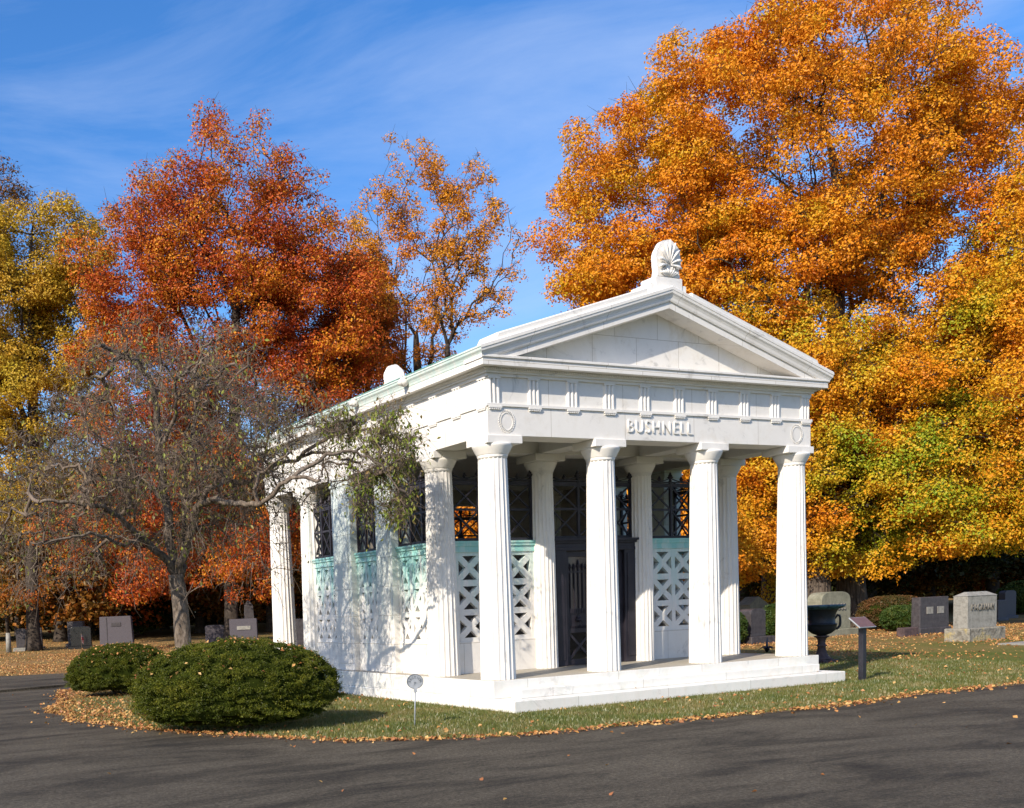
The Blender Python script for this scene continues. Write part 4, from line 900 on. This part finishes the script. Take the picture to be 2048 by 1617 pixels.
# ================================================================== CRABAPPLE in front of the left side
def crabapple():
    rs = np.random.default_rng(77); D = 18.4; b = foot(372, D); f = np.array(b)
    o = empty('crabapple_tree', b); tag(o, 'gnarled grey crabapple, nearly bare, spreading in front of the left side of the mausoleum', 'tree')
    def L_(pts, doff): return [at(x, y, D + d_) for (x, y), d_ in zip(pts, doff)]
    trunk = [f] + L_([(368, 1300), (361, 1210), (352, 1150)], [0, 0, 0])
    limbs = [
        (L_([(352, 1150), (328, 1110), (285, 1080), (262, 1055), (213, 1020), (150, 1008), (80, 1000)], [0, -.2, -.5, -.7, -1.1, -1.4, -1.6]), .075),
        (L_([(352, 1150), (340, 1070), (330, 990), (318, 900), (310, 800), (292, 745), (230, 705), (195, 690)], [0, .1, .2, .2, .1, 0, -.2, -.5]), .09),
        (L_([(331, 1000), (290, 965), (250, 957), (187, 958), (135, 935), (70, 930)], [.2, .5, .9, 1.3, 1.6, 1.8]), .045),
        (L_([(352, 1150), (378, 1085), (392, 1020), (428, 1000), (472, 1008), (526, 1008), (575, 960), (640, 962)], [0, -.2, -.5, -.8, -1.0, -1.3, -1.7, -1.9]), .078),
        (L_([(392, 1022), (418, 980), (450, 963), (503, 967), (535, 936), (592, 920), (650, 905), (720, 930)], [-.5, -.3, -.1, .1, .3, .5, .3, 0]), .06),
        (L_([(365, 1150), (370, 1060), (368, 960), (388, 850), (400, 740), (402, 670)], [.2, .6, .9, 1.1, 1.2, 1.2]), .06),
        (L_([(318, 900), (350, 830), (352, 760), (390, 740), (410, 700)], [.2, -.3, -.7, -1.0, -1.2]), .04),
        (L_([(285, 1080), (240, 1090), (190, 1070), (120, 1080), (60, 1090)], [-.5, -1.0, -1.5, -1.8, -2]), .035),
        (L_([(592, 920), (650, 880), (720, 860), (790, 880), (810, 920)], [.5, .2, -.1, -.4, -.5]), .035),
        (L_([(575, 960), (640, 920), (700, 905), (760, 930), (800, 985)], [-1.7, -1.6, -1.5, -1.4, -1.4]), .035)]
    trunk_mesh([np.array(p) - f for p in trunk], [.165, .145, .135, .13], o, M_crabbark, 18, 1.35)
    nodes = []; par = []; rad = []
    P0, P1, R0, R1 = [], [], [], []
    allp = []
    for pts, r in limbs:
        q = smooth3(pts, 5); q = [p + rs.normal(size=3) * .018 for p in q]
        mb = MB().tube([p - f for p in q], [r * (1 - .72 * i / len(q)) for i in range(len(q))], 9); mb.build('limb', M_crabbark, o); allp += q
    A = np.array(allp)
    # attraction points for the twigs: drooping dome
    ells = [ell(360, 860, 250, 210, D, 2.2, 1.4), ell(160, 960, 190, 160, D, 1.6), ell(600, 900, 180, 110, D, 1.3, .8), ell(320, 1010, 280, 130, D, 2.0), ell(90, 1090, 130, 130, D, 1.2, .7), ell(760, 930, 70, 95, D, .5, .35), ell(230, 760, 110, 90, D, 1, .6), ell(450, 800, 130, 100, D, 1, .6), ell(560, 1060, 90, 90, D, .9, .35)]
    pts = sample_crown(ells, 1180, rs, .25); pts = pts[pts[:, 2] > 1.5]
    g1 = ell(782, 890, 46, 80, D - 1, .45); g2 = ell(740, 975, 55, 75, D - 1, .4); spray = np.concatenate([sample_crown([g1], 70, rs, .1), sample_crown([g2], 26, rs, .1), sample_crown([ell(800, 1010, 26, 60, D - 1, .3)], 26, rs, .1), sample_crown([ell(690, 860, 60, 45, D - .6, .4)], 26, rs, .1)])
    pts = np.concatenate([pts, spray])
    N, par, tips = grow(list(A[::3]), pts, rs, wpath=0.0, sub=3, jitter=.22, rise=.10)
    nt_ = len(A[::3]); cnt = np.zeros(len(N))
    for t in tips: cnt[t] += 1
    for i in range(len(N) - 1, nt_, -1):
        if par[i] >= nt_: cnt[par[i]] += cnt[i]
    r = np.minimum(.0052 * np.maximum(cnt, 1) ** .5, .035)
    i = np.arange(nt_, len(N)); rp = np.where(par[i] < nt_, r[i] * 1.15, r[par[i]])
    tubes('branchlets', N[par[i]] - f, N[i] - f, rp, r[i], M_twig, o, 5)
    # twigs: curved, hanging at their ends
    src = N[nt_:]; n = 11500; base = src[rs.integers(0, len(src), n)]
    d = rs.normal(size=(n, 3)); d /= np.linalg.norm(d, axis=1)[:, None]; d[:, 2] += .25; ln = rs.uniform(.14, .48, n)[:, None]
    q1 = base + d * ln * .5; q2 = q1 + (d + np.array([0, 0, -.8]) + rs.normal(size=(n, 3)) * .35) * ln * .5
    e_ = np.full(n, .0040)
    k3 = rs.normal(size=(n, 3)); k3 /= np.linalg.norm(k3, axis=1)[:, None]; q3 = q1 + k3 * ln * .35
    tubes('twigs', np.concatenate([base, q1, q1]) - f, np.concatenate([q1, q2, q3]) - f, np.concatenate([e_, e_ * .8, e_ * .7]), np.concatenate([e_ * .8, e_ * .5, e_ * .4]), M_twig, o, 3)
    # long hanging whips on the left skirt
    n = 260; sx = rs.uniform(0, 560, n); W0 = np.array([at(x, 1120 + rs.uniform(-70, 60) - abs(x - 280) * .05, D + rs.uniform(-1.6, 1.6)) for x in sx])
    segs = [W0]; dd = rs.normal(size=(n, 3)) * .5; dd[:, 2] = -.6
    for k_ in range(4): dd = dd * .75 + rs.normal(size=(n, 3)) * .25; dd[:, 2] -= .18; segs.append(segs[-1] + dd * .14)
    tubes('whips', np.concatenate(segs[:-1]) - f, np.concatenate(segs[1:]) - f, np.concatenate([np.full(n, .006 - .001 * k_) for k_ in range(4)]), np.concatenate([np.full(n, .005 - .001 * k_) for k_ in range(4)]), M_twig, o, 3)
    # sparse hanging leaves; a greener, thicker spray at the right tip
    k_ = rs.integers(0, len(q2), 6500); LP = q2[k_] + rs.normal(size=(6500, 3)) * .04
    extra = np.repeat(spray, 11, 0) + rs.normal(size=(len(spray) * 11, 3)) * .06
    P = np.concatenate([LP, extra]) - f; n = len(P)
    D_ = rs.normal(size=(n, 3)) * .45; D_[:, 2] -= .8; D_ /= np.linalg.norm(D_, axis=1)[:, None]; S_ = np.cross(D_, rs.normal(size=(n, 3))); S_ /= np.linalg.norm(S_, axis=1)[:, None]
    Nn = np.cross(D_, S_); ll = rs.uniform(.05, .10, n)[:, None]; v = np.stack([P, P + D_ * ll * .45 + S_ * ll * .24 + Nn * ll * .1, P + D_ * ll, P + D_ * ll * .45 - S_ * ll * .24 + Nn * ll * .1], 1).reshape(-1, 3)
    tint = rs.random(n); tint[len(LP):] *= .45; tint[:len(LP)] = .35 + .65 * tint[:len(LP)]
    npmesh('leaves', v, np.arange(4 * n).reshape(-1, 4), LF_crab, o, tint=tint)
crabapple()

# ================================================================== CLIPPED BUSHES
def bush(name, label, cat, c, hx, hy, h, rz, seed, mat, n=52000, lsize=.035, lump=.07, under=.55, rough=.14, trim=.05, core=(0.016, 0.022, 0.004), power=2.3, group=None):
    rs = np.random.default_rng(seed); o = empty(name, c, rz); tag(o, label, cat, group)
    nt2 = max(200, n // 110); tc_ = rs.normal(size=(nt2, 3)); tc_ /= np.linalg.norm(tc_, axis=1)[:, None]; ti = rs.integers(0, nt2, n); sg = 1.15 / math.sqrt(nt2)
    dl = rs.normal(size=(n, 3)) * sg; d = tc_[ti] + dl; d /= np.linalg.norm(d, axis=1)[:, None]; tk = (rs.random(nt2) * .055)[ti] + .035 * (dl ** 2).sum(axis=1) / sg ** 2 * .5; tt = .35 * rs.random(nt2)[ti] + .65 * rs.random(n)
    ph = rs.random((6, 3)) * 6.28; fr = rs.normal(size=(6, 3)) * 3.0
    def rad(d):
        l_ = sum(np.sin((d * fr[i]).sum(axis=1) * (1.3 + i * .9) + ph[i, 0]) for i in range(6)) / 4.5
        low = np.clip(-d[:, 2] + .15, 0, 1)
        return 1 + lump * l_ * (0.12 + 2.3 * low) + .012 * np.sin(d[:, 0] * 19 + 3 * np.sin(d[:, 1] * 11)) * np.sin(d[:, 1] * 17 + 2 * np.sin(d[:, 2] * 13)) * 1.5
    def shape(d, k_):
        q = np.abs(d) ** power; s_ = q.sum(axis=1) ** (-1 / power); e = d * s_[:, None]
        p = e * rad(d)[:, None] * k_
        z = p[:, 2]; zz = np.where(z > 0, h * .42 + z * h * .58, h * .42 + z * h * .36)
        hv = np.hypot(p[:, 0], p[:, 1]); tg = (1 - np.clip(-z, 0, .999) ** 4) ** (1 / 3) * (1 - (1 - under) * np.clip(-z, 0, 1) ** 1.5)
        narrow = np.where(z > 0, 1, tg * k_[:, 0] * rad(d) / np.maximum(hv, .05) if hasattr(k_, 'shape') else tg * k_ / np.maximum(hv, .05))
        return np.stack([p[:, 0] * hx * narrow, p[:, 1] * hy * narrow, np.maximum(zz, .015)], 1)
    k_ = 1 - rough * rs.random(n) ** 1.6; up = d[:, 2] > .1; k_ = np.where(up, 1 - trim * rs.random(n), k_) + .008 - tk * (.04 + 1.1 * np.clip(.25 - d[:, 2], 0, 1))
    leaves(shape(d, k_[:, None]), lsize, 'foliage', mat, o, up=.4, rs=rs, aspect=.42, tint=tt)
    ns_ = int(n * .004); ds = d[:ns_] * np.array([1, 1, 1.0]); tipp = shape(ds, np.full((ns_, 1), 1.0)); ii_ = np.repeat(np.arange(ns_), 14)
    if n >= 90000:
        nn = tipp / np.linalg.norm(tipp, axis=1)[:, None]; leaves(tipp[ii_] + nn[ii_] * (rs.random(len(ii_)) * .035 * h)[:, None] + rs.normal(size=(len(ii_), 3)) * .012 * h, lsize, 'stray_shoots', mat, o, up=.4, rs=rs, aspect=.4)
    # closed dark hull: the shade inside the bush put into its colour
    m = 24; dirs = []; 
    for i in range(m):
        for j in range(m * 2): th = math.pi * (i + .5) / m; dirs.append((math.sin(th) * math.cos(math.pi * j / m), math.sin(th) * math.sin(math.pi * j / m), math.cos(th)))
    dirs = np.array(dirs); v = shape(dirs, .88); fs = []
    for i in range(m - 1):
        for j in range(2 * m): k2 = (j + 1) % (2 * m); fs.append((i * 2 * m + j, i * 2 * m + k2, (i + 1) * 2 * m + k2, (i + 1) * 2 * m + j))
    cm_ = MATS.get('bush_shade_core') or noise_mat('bush_shade_core', [(0.3, core), (0.7, tuple(x * 1.6 for x in core))], scale=6, rough=1.0, spec=0.0)
    npmesh('shade_hull', v, np.array(fs), cm_, o, smooth=True)
    st = MB()
    for i in range(9):
        a = i * .7; st.tube([(.12 * math.cos(a), .12 * math.sin(a), -.02), (hx * .3 * math.cos(a), hy * .3 * math.sin(a), h * .25), (hx * .55 * math.cos(a), hy * .55 * math.sin(a), h * .5)], [.03, .022, .01], 6)
    st.build('stems', M_twig, o)
    return o, shape
camrz = math.atan2(RT[1], RT[0])
big_c = (-4.42, .55, 0); 
o1, shp1 = bush('yew_bush', 'large clipped dome of dark yew at the road edge before the mausoleum', 'bush', big_c, 1.56, 1.18, 1.34, camrz, 5, LF_yew, 200000, .027, .13, .95, rough=.26, power=2.1)
sm_c = (-3.75, 9.6, 0)
o2, shp2 = bush('yew_bush', 'smaller clipped yew dome behind and left of the large one', 'bush', sm_c, 1.22, 1.0, 1.17, camrz, 6, LF_yew, 110000, .033, .13, .95, rough=.26, power=2.1)
# hedges and shrubs at right
P = foot(1765, 42); bush('hedge_shrub', 'wide red-brown hedge right of the round-topped gravestone', 'shrub', (P.x + .6, P.y, 0), 1.35, .6, 1.32, -.5, 8, LF_rhedge, 26000, .085, .16, .9, power=3, rough=.3, trim=.22)
P = foot(1808, 40.5); bush('hedge_shrub', 'bright green clipped shrub in front of the red-brown hedge', 'shrub', (P.x, P.y, 0), .85, .55, .98, -.5, 9, LF_hedge, 16000, .08, .16, .9, power=2.6, rough=.3, trim=.22)
bush('hedge_shrub', 'small green shrub left of the grave marker seen between the right columns', 'shrub', (17.5, 11.45, 0), .38, .38, 1.12, 0, 10, LF_hedge, 8000, .07, .16, .8, rough=.3, trim=.22)
bush('hedge_shrub', 'green shrub with yellow top right of the grave marker between the right columns', 'shrub', (20.6, 12.6, 0), .62, .5, 1.28, 0, 11, LF_hedge, 9000, .08, .16, .8, rough=.3, trim=.22)
P = foot(275, 66); bush('background_shrub', 'mid green shrub beyond the wide violet monument', 'shrub', P, 2.3, 1.6, 4.2, 0, 12, LF_hedge, 14000, .2, .14, .8)
P = foot(2045, 52); bush('background_shrub', 'low dark green shrub at the right edge behind the violet stones', 'shrub', P, 1.4, 1, 1.6, 0, 14, LF_hedge, 8000, .12, .12, .8)

# ================================================================== GRAVESTONES
def stone(name, label, cat, P, w, d, h, rz, mat, top='flat', base=None, taper=1.0, basemat=None, text=None, panel=None, group=None, hh=None, grooves=None):
    """P = front left foot corner; base = (overhang, height)"""
    g = gz(P[0], P[1]) - .04; o = empty(name, (P[0], P[1], g), rz); tag(o, label, cat, group); z0 = 0.04
    if base:
        ov, bh = base; MB().cbox(w / 2, d / 2, 0, bh + .04, w / 2 + ov, d / 2 + ov, .025).build('base', basemat or mat, o); z0 = bh + .04
    xa, xb = 0, w; ww = w * taper; xo = (w - ww) / 2; zt = z0 + h - (base[1] if base else 0)
    mb = MB()
    if top == 'flat': mb.cbox(w / 2, d / 2, z0, zt, w / 2, d / 2, .02, (ww / 2, d / 2 * .92))
    elif top in ('arch', 'round'):
        r_ = hh or w * .18; pts = [(0, z0), (w, z0)]
        for i in range(13):
            a = math.pi * i / 12; pts.append((w / 2 + w / 2 * (abs(math.cos(a)) ** .55) * (1 if math.cos(a) > 0 else -1), zt - r_ + r_ * math.sin(a) ** .8))
        mb.prism(pts, 0, d, 'y')
    elif top == 'hip':
        c = hh or .1; mb.cbox(w / 2, d / 2, z0, zt - c, w / 2, d / 2, .01); mb.rings([[(-.015, -.015, zt - c), (w + .015, -.015, zt - c), (w + .015, d + .015, zt - c), (-.015, d + .015, zt - c)], [(w * .16, d * .40, zt), (w * .84, d * .40, zt), (w * .84, d * .60, zt), (w * .16, d * .60, zt)]], smooth=False)
    elif top == 'gable':
        c = hh or .3; mb.prism([(0, z0), (w, z0), (w, zt - c), (w * 1.06, zt - c), (w / 2, zt), (-w * .06, zt - c), (0, zt - c)], 0, d, 'y')
    elif top == 'obelisk': mb.rings([[(0, 0, z0), (w, 0, z0), (w, d, z0), (0, d, z0)], [(w * .16, d * .16, zt - w * .5), (w * .84, d * .16, zt - w * .5), (w * .84, d * .84, zt - w * .5), (w * .16, d * .84, zt - w * .5)], [(w * .48, d * .48, zt), (w * .52, d * .48, zt), (w * .52, d * .52, zt), (w * .48, d * .52, zt)]], smooth=False)
    mb.build('die' if base else 'slab', mat, o, 0.012 if top not in ('flat',) else 0)
    if text: text_obj(text[0], text[1], .02, text[3] if len(text) > 3 else M_letter, o, (text[4] if len(text) > 4 else w / 2, -.012, z0 + text[2]), (1, 0, 0), (0, 0, 1), 'lettering', bold=-.002, spacing=1.18, vs=1.4)
    if panel:
        for (x0, x1, za, zb, pm) in panel: MB().box(x0, x1, -.012, .02, z0 + za, z0 + zb).build('name_panel', pm, o)
    if grooves:
        for x in grooves: MB().box(x - .018, x + .018, -.006, .02, z0 + .05, zt - .03).build('groove', M_dark, o)
    return o
stone('gravestone', 'grey granite monument with hipped top lettered PACKHAM on a rough base', 'gravestone', (20.47, 5.55), 1.36, .44, 1.44, 0, M_granite, 'hip', (.17, .38), basemat=M_rock, text=('PACKHAM', .20, .60), hh=.12)
stone('gravestone', 'big greenish round-topped gravestone half hidden by the urn', 'gravestone', (22.62, 12.30), 1.50, .62, 1.60, 0, M_green_granite, 'arch', (.22, .26), text=('GROSS', .25, .78, M_letter, .80), hh=.34)
stone('gravestone', 'dark brown gravestone with two small panels left of the PACKHAM stone', 'gravestone', (24.4, 9.8), 1.55, .35, 1.28, 0, M_dark, 'flat', (.06, .22), panel=[(.35, .68, .48, .72, M_granite), (.92, 1.25, .48, .72, M_granite)], taper=.98)
stone('gravestone', 'shorter violet gravestone in the shade at the right edge', 'gravestone', (36.0, 14.4), .62, .3, .9, 0, M_violet, 'flat', (.06, .12))
stone('gravestone', 'taller violet gravestone in the shade at the right edge', 'gravestone', (38.4, 15.6), .8, .3, 1.25, 0, M_violet, 'arch', (.08, .12))
stone('gravestone', 'narrow arched grave marker on a stepped base between two shrubs', 'gravestone', (18.05, 11.3), .68, .55, 1.16, 0, M_dark, 'arch', (.22, .24), hh=.16)
stone('gravestone', 'stone with gabled top standing behind the narrow arched marker', 'gravestone', (24.9, 17.6), 1.0, .7, 1.45, 0, M_green_granite, 'gable', (.08, .2), hh=.34)
stone('gravestone', 'wide tapering violet-grey monument with dark groove left of the crabapple', 'gravestone', (1.18, 31.2), 1.45, .42, 1.52, -.42, M_violet, 'flat', (.16, .16), taper=.93, grooves=[.34], panel=[(.55, .95, .93, 1.09, M_dark)])
stone('gravestone', 'plain boxy grey monument with a name panel left of the rear column', 'gravestone', (5.25, 26.1), 1.12, .48, 1.29, -.42, M_violet, 'flat', None, panel=[(.3, .85, .85, 1.0, M_granite)])
stone('gravestone', 'low black polished gravestone behind a small flag', 'gravestone', (.9, 35.5), .95, .3, 1.05, -.4, M_black, 'arch', (.12, .14), hh=.12)
P = foot(41, 50); stone('gravestone', 'round-headed dark gravestone on a pale base at far left', 'gravestone', (P.x - .25, P.y), .5, .22, 1.05, -.3, M_dark, 'round', (.14, .16), basemat=M_granite, hh=.2)
P = foot(72, 52); stone('gravestone', 'dark slab gravestone beside the trunk at far left', 'gravestone', (P.x - .2, P.y), .45, .2, 1.0, -.3, M_dark, 'flat', (.1, .1))
P = foot(134, 52); stone('gravestone', 'tall pillar gravestone with a pale left face behind the black one', 'gravestone', (P.x, P.y), .75, .6, 1.25, -.42, M_dark, 'flat', (.12, .2))
P = foot(410, 48); stone('gravestone', 'dim violet gravestone in the shade left of the boxy monument', 'gravestone', (P.x, P.y), .85, .3, .95, -.3, M_violet, 'arch', (.08, .12), hh=.1)
P = foot(487, 47); stone('obelisk', 'brown tapering obelisk rising behind the boxy grey monument', 'obelisk', (P.x, P.y), .55, .55, 2.05, -.3, M_dark, 'obelisk', (.1, .15))
P = foot(590, 44); stone('gravestone', 'dark gravestone seen in the gap between rear column and wall', 'gravestone', (P.x, P.y), .7, .3, 1.2, -.3, M_dark, 'flat', (.08, .15))
P = foot(1783, 39.5); stone('gravestone', 'small low pinkish gravestone in front of the red-brown hedge', 'gravestone', (22.9, 9.3), .75, .3, .3, 0, M_rust, 'flat', None)
MBs = MB(); MBs.cbox(0, 0, -.05, .045, .75, .35, .01); o = MBs.build('ledger_stone', M_granite, None, loc=(19.6, 3.3, 0)); tag(o, 'flat pale stone slab set in the grass at the right edge', 'grave slab')
# small flag by the black stone
P = foot(160, 49.5); fo = empty('grave_flag', P); tag(fo, 'small faded flag on a stick before the black gravestone', 'flag')
MB().tube([(0, 0, 0), (0.03, 0, .75)], .01, 6).build('stick', M_twig, fo)
MB().rings([[(0.03, 0, .74), (.10, .03, .62), (.14, .0, .45), (.13, .04, .34)], [(0.02, 0, .44), (.05, .03, .36), (.08, .0, .26), (.11, .03, .22)]], cap=False, closed=False, smooth=True).build('cloth', M_flag, fo).modifiers.new('thick', 'SOLIDIFY').thickness = .004
# young tree with a white-wrapped trunk at far left
P = foot(14, 49); yt = empty('young_tree', P); tag(yt, 'young thin tree with a pale lower trunk at the left edge', 'tree')
MB().tube([(0, 0, 0), (.02, 0, .9)], [.13, .10], 8).build('pale_lower_trunk', M_granite, yt)
MB().tube([(.02, 0, .9), (0, 0, 1.7), (.15, 0, 2.6)], [.09, .07, .04], 8).build('trunk', M_limb, yt)
mb = MB()
for i in range(8): a = i * .8; mb.tube([(0, 0, 1.5 + i * .1), (.5 * math.cos(a), .5 * math.sin(a), 2 + i * .1), (1.0 * math.cos(a), 1.0 * math.sin(a), 2.2 + i * .12)], [.035, .02, .008], 5)
mb.build('limbs', M_limb, yt)
rs = np.random.default_rng(4); leaves(clump_leaves(rs.normal(size=(40, 3)) * [.7, .7, .35] + [0, 0, 2.5], .4, 45, rs), .11, 'crown', LF_rust, yt, rs=rs)
# iron plant marker beyond the porch
P = (14.3, 7.3, 0); mk = MB()
for i in range(9): a = i * .7; mk.tube([(0, 0, 0), (.10 * math.cos(a), .10 * math.sin(a), .16), (.26 * math.cos(a), .26 * math.sin(a), .05 + .03 * (i % 3))], [.02, .022, .004], 5)
mk.tube([(0, 0, 0), (0, 0, .2), (.01, 0, .42)], [.03, .035, .01], 6); o = mk.build('dried_plant', M_post, None, loc=P); tag(o, 'small spiky dark plant on the leafy grass beyond the porch', 'plant')

# ================================================================== URN, PLAQUE POST, SECTION SIGN
U = empty('garden_urn', (11.2, 2.95, 0)); U.scale = (.96, .96, .98); tag(U, 'black iron urn with blue-green rim on a pedestal right of the steps', 'urn')
k_ = 1.06
MB().cbox(0, 0, -.02, .07, .27, .27, .01).lathe([(.24, .07), (.24, .10), (.20, .12), (.155, .16), (.115, .24), (.095, .34), (.09, .38), (.12, .395), (.12, .42), (.09, .435), (.085, .50), (.10, .57), (.13, .60), (.17, .615), (.17, .64), (.10, .65)], n=28).build('pedestal', M_rust, U)
bo = MB().lathe([(.10, .65), (.13, .665), (.22, .70), (.30, .77), (.33, .84), (.335, .90), (.345, .905), (.345, .925), (.315, .93), (.30, .95), (.30, 1.08), (.325, 1.18), (.36, 1.25), (.40, 1.29)], n=36).build('bowl', M_iron, U)
MB().lathe([(.38, 1.27), (.47, 1.30), (.52, 1.335), (.53, 1.36), (.50, 1.37), (.47, 1.345), (.36, 1.325), (.33, 1.22), (.001, 1.2)], n=36, cap=False).build('rim', M_rim, U)
for a in (camrz, camrz + math.pi):
    c, s_ = math.cos(a), math.sin(a)
    MB().tube([(r_ * c, r_ * s_, z) for r_, z in ((.30, .80), (.38, .80), (.44, .86), (.455, .95), (.45, 1.06), (.43, 1.11), (.38, 1.12), (.36, 1.08), (.31, 1.02))], [.03, .03, .03, .028, .028, .03, .03, .022, .015], 8).build('handle', M_iron, U)
N_ = empty('information_post', (7.39, -1.05, 0)); tag(N_, 'tilted brown plaque on a black square post beside the marble steps', 'information sign')
MB().cbox(0, 0, -.05, 1.02, .05, .05, .006).build('post', M_post, N_)
def tilted(w, h, t, z, tilt, dz=0):
    mb = MB(); mb.box(-w / 2, w / 2, -h / 2, h / 2, -t / 2 + dz, t / 2 + dz)
    Rm = Matrix.Rotation(tilt, 3, 'X'); mb.v = [tuple(Rm @ Vector(p) + Vector((0, 0, z))) for p in mb.v]; return mb
tilted(.44, .30, .022, 1.07, R(38)).build('plaque_tray', M_alu, N_, .004)
tilted(.415, .275, .004, 1.07, R(38), .0135).build('plaque', M_plaque, N_)
tilted(.16, .12, .05, 1.03, R(38), -.01).build('bracket', M_post, N_)
S_ = empty('section_sign', (-2.335, -1.256, 0), camrz + .05); tag(S_, 'small oval grey metal SECTION sign on a thin stake by the corner', 'section sign')
MB().tube([(-.03, 0, -.05), (-.012, 0, .30), (0, 0, .50)], .0105, 8).build('stake', M_alu, S_)
n = 40; ov = lambda r1, r2, y: [(r1 * math.cos(2 * math.pi * j / n), y, .645 + r2 * math.sin(2 * math.pi * j / n)) for j in range(n)]
so_ = MB().rings([ov(.118, .106, .008), ov(.118, .106, -.008)], smooth=False).build('sign_plate', M_alu, S_)
MB().rings([ov(.120, .108, .010), ov(.120, .108, -.014), ov(.110, .098, -.014), ov(.110, .098, -.006)], cap=False, smooth=False).build('border', M_aludark, so_)
MB().cbox(0, 0, .49, .55, .022, .016, .004).build('socket', M_alu, S_)
for i, ch in enumerate('SECTION'):
    a = R(162 - i * 24); text_obj(ch, .048, .0025, M_aludark, so_, (.084 * math.cos(a), -.0105, .625 + .078 * math.sin(a)), (math.sin(a), 0, -math.cos(a)), (math.cos(a), 0, math.sin(a)), 'letter', bold=.001)
text_obj('P', .06, .0025, M_aludark, so_, (0, -.0105, .615), (1, 0, 0), (0, 0, 1), 'letter', bold=.001)

# ================================================================== GRASS AND FALLEN LEAVES
def in_building(P, m_=.02): return (P[:, 0] > -a0 - m_) & (P[:, 0] < W + a0 + m_) & (P[:, 1] > -a0 - 2 * t0 - m_) & (P[:, 1] < Y5 + a0 + m_)
def grass():
    rs = np.random.default_rng(90); n = 420000
    P = np.stack([rs.uniform(-7, 13, n), rs.uniform(-4.2, 9, n) , np.zeros(n)], 1)
    d = np.hypot(P[:, 0] - CP[0], P[:, 1] - CP[1]); P = P[(rs.random(n) < np.clip(1.5 - d / 26, .12, 1))]
    P = P[~in_building(P) & ~on_road(P)]
    ed = edge_dist(P); P = P[rs.random(len(P)) < np.clip(.05 + ed * 1.6, 0, 1)]
    n = len(P); a = rs.random(n) * 6.28; hgt = rs.uniform(.022, .055, n); w = .0035 + .0035 * rs.random(n)
    dx = np.cos(a) * w; dy = np.sin(a) * w; lx = rs.normal(size=n) * .018; ly = rs.normal(size=n) * .018
    v = np.stack([np.stack([P[:, 0] - dx, P[:, 1] - dy, P[:, 2] - .005], 1), np.stack([P[:, 0] + dx, P[:, 1] + dy, P[:, 2] - .005], 1), np.stack([P[:, 0] + lx, P[:, 1] + ly, P[:, 2] + hgt], 1)], 1).reshape(-1, 3)
    o = npmesh('grass', v, np.arange(3 * n).reshape(-1, 3), LF_grass, None, tint=rs.random(n)); tag(o, 'short green grass between the mausoleum and the road', 'grass', kind='stuff')
grass()
def fallen():
    rs = np.random.default_rng(91); parts = []
    # along the road edge
    n = 15000; i = rs.integers(40, len(edge_np) - 90, n); off = rs.normal(size=(n, 2)) * (.10 + .34 * np.abs(np.sin(i * .013) * np.sin(i * .0041 + 1)))[:, None]
    q = edge_np[i] + off; q = np.column_stack([q, np.zeros(n)]); keep = ~on_road(q) | (rs.random(n) < .06); parts.append(q[keep])
    n = 1100; q = np.column_stack([rs.normal(-5.4, .45, n), rs.normal(5.2, 2.0, n), np.zeros(n)]); parts.append(q[~on_road(q)])
    # over the lawn: sparse in front, thick towards the trees
    n = 150000; q = np.column_stack([rs.uniform(-12, 34, n), rs.uniform(-4, 34, n), np.zeros(n)])
    dens = np.clip((q[:, 1] + q[:, 0] * .25 - 1.5) / 13, .10, 1); dens *= .55 + .45 * np.sin(q[:, 0] * .9 + 2 * np.sin(q[:, 1] * .5)); q = q[rs.random(n) < dens]; q = q[~on_road(q)]; parts.append(q)
    n = 9000; q = np.column_stack([rs.uniform(-12, 6, n), rs.uniform(19, 50, n), np.zeros(n)]); q = q[~on_road(q)]; parts.append(q)
    n = 420; q = np.column_stack([rs.uniform(-12, 14, n), rs.uniform(-11, 20, n), np.zeros(n)]); parts.append(q[on_road(q)][:150])
    P = np.concatenate(parts); P = P[~in_building(P, .0)]
    P[:, 2] = np.minimum(1.2, .02 * np.maximum(0, P[:, 1] - 14)) + .012 + .03 * rs.random(len(P)) * (~on_road(P))
    # on the bushes and the steps
    for c, shp, m_ in ((big_c, shp1, 150), (sm_c, shp2, 230)):
        d = rs.normal(size=(m_, 3)); d[:, 2] = abs(d[:, 2]) + .5; d /= np.linalg.norm(d, axis=1)[:, None]; s_ = shp(d, 1.015); cr, sr = math.cos(camrz), math.sin(camrz)
        P = np.concatenate([P, np.stack([c[0] + s_[:, 0] * cr - s_[:, 1] * sr, c[1] + s_[:, 0] * sr + s_[:, 1] * cr, s_[:, 2] + .01], 1)])
    q = np.column_stack([rs.uniform(0, W, 26), -a0 - t0 + rs.uniform(.01, .05, 26), np.full(26, H0 - .285)]); P = np.concatenate([P, q])
    o = leaves(P, .058, 'fallen_leaves', LF_fallen, None, up=1.2, rs=rs, aspect=.75, curl=.35); tag(o, 'tan and orange fallen leaves over lawn, road edge and bushes', 'fallen leaves', kind='stuff')
fallen()
print('objects', len(bpy.data.objects), 'faces', sum(len(m.polygons) for m in bpy.data.meshes))
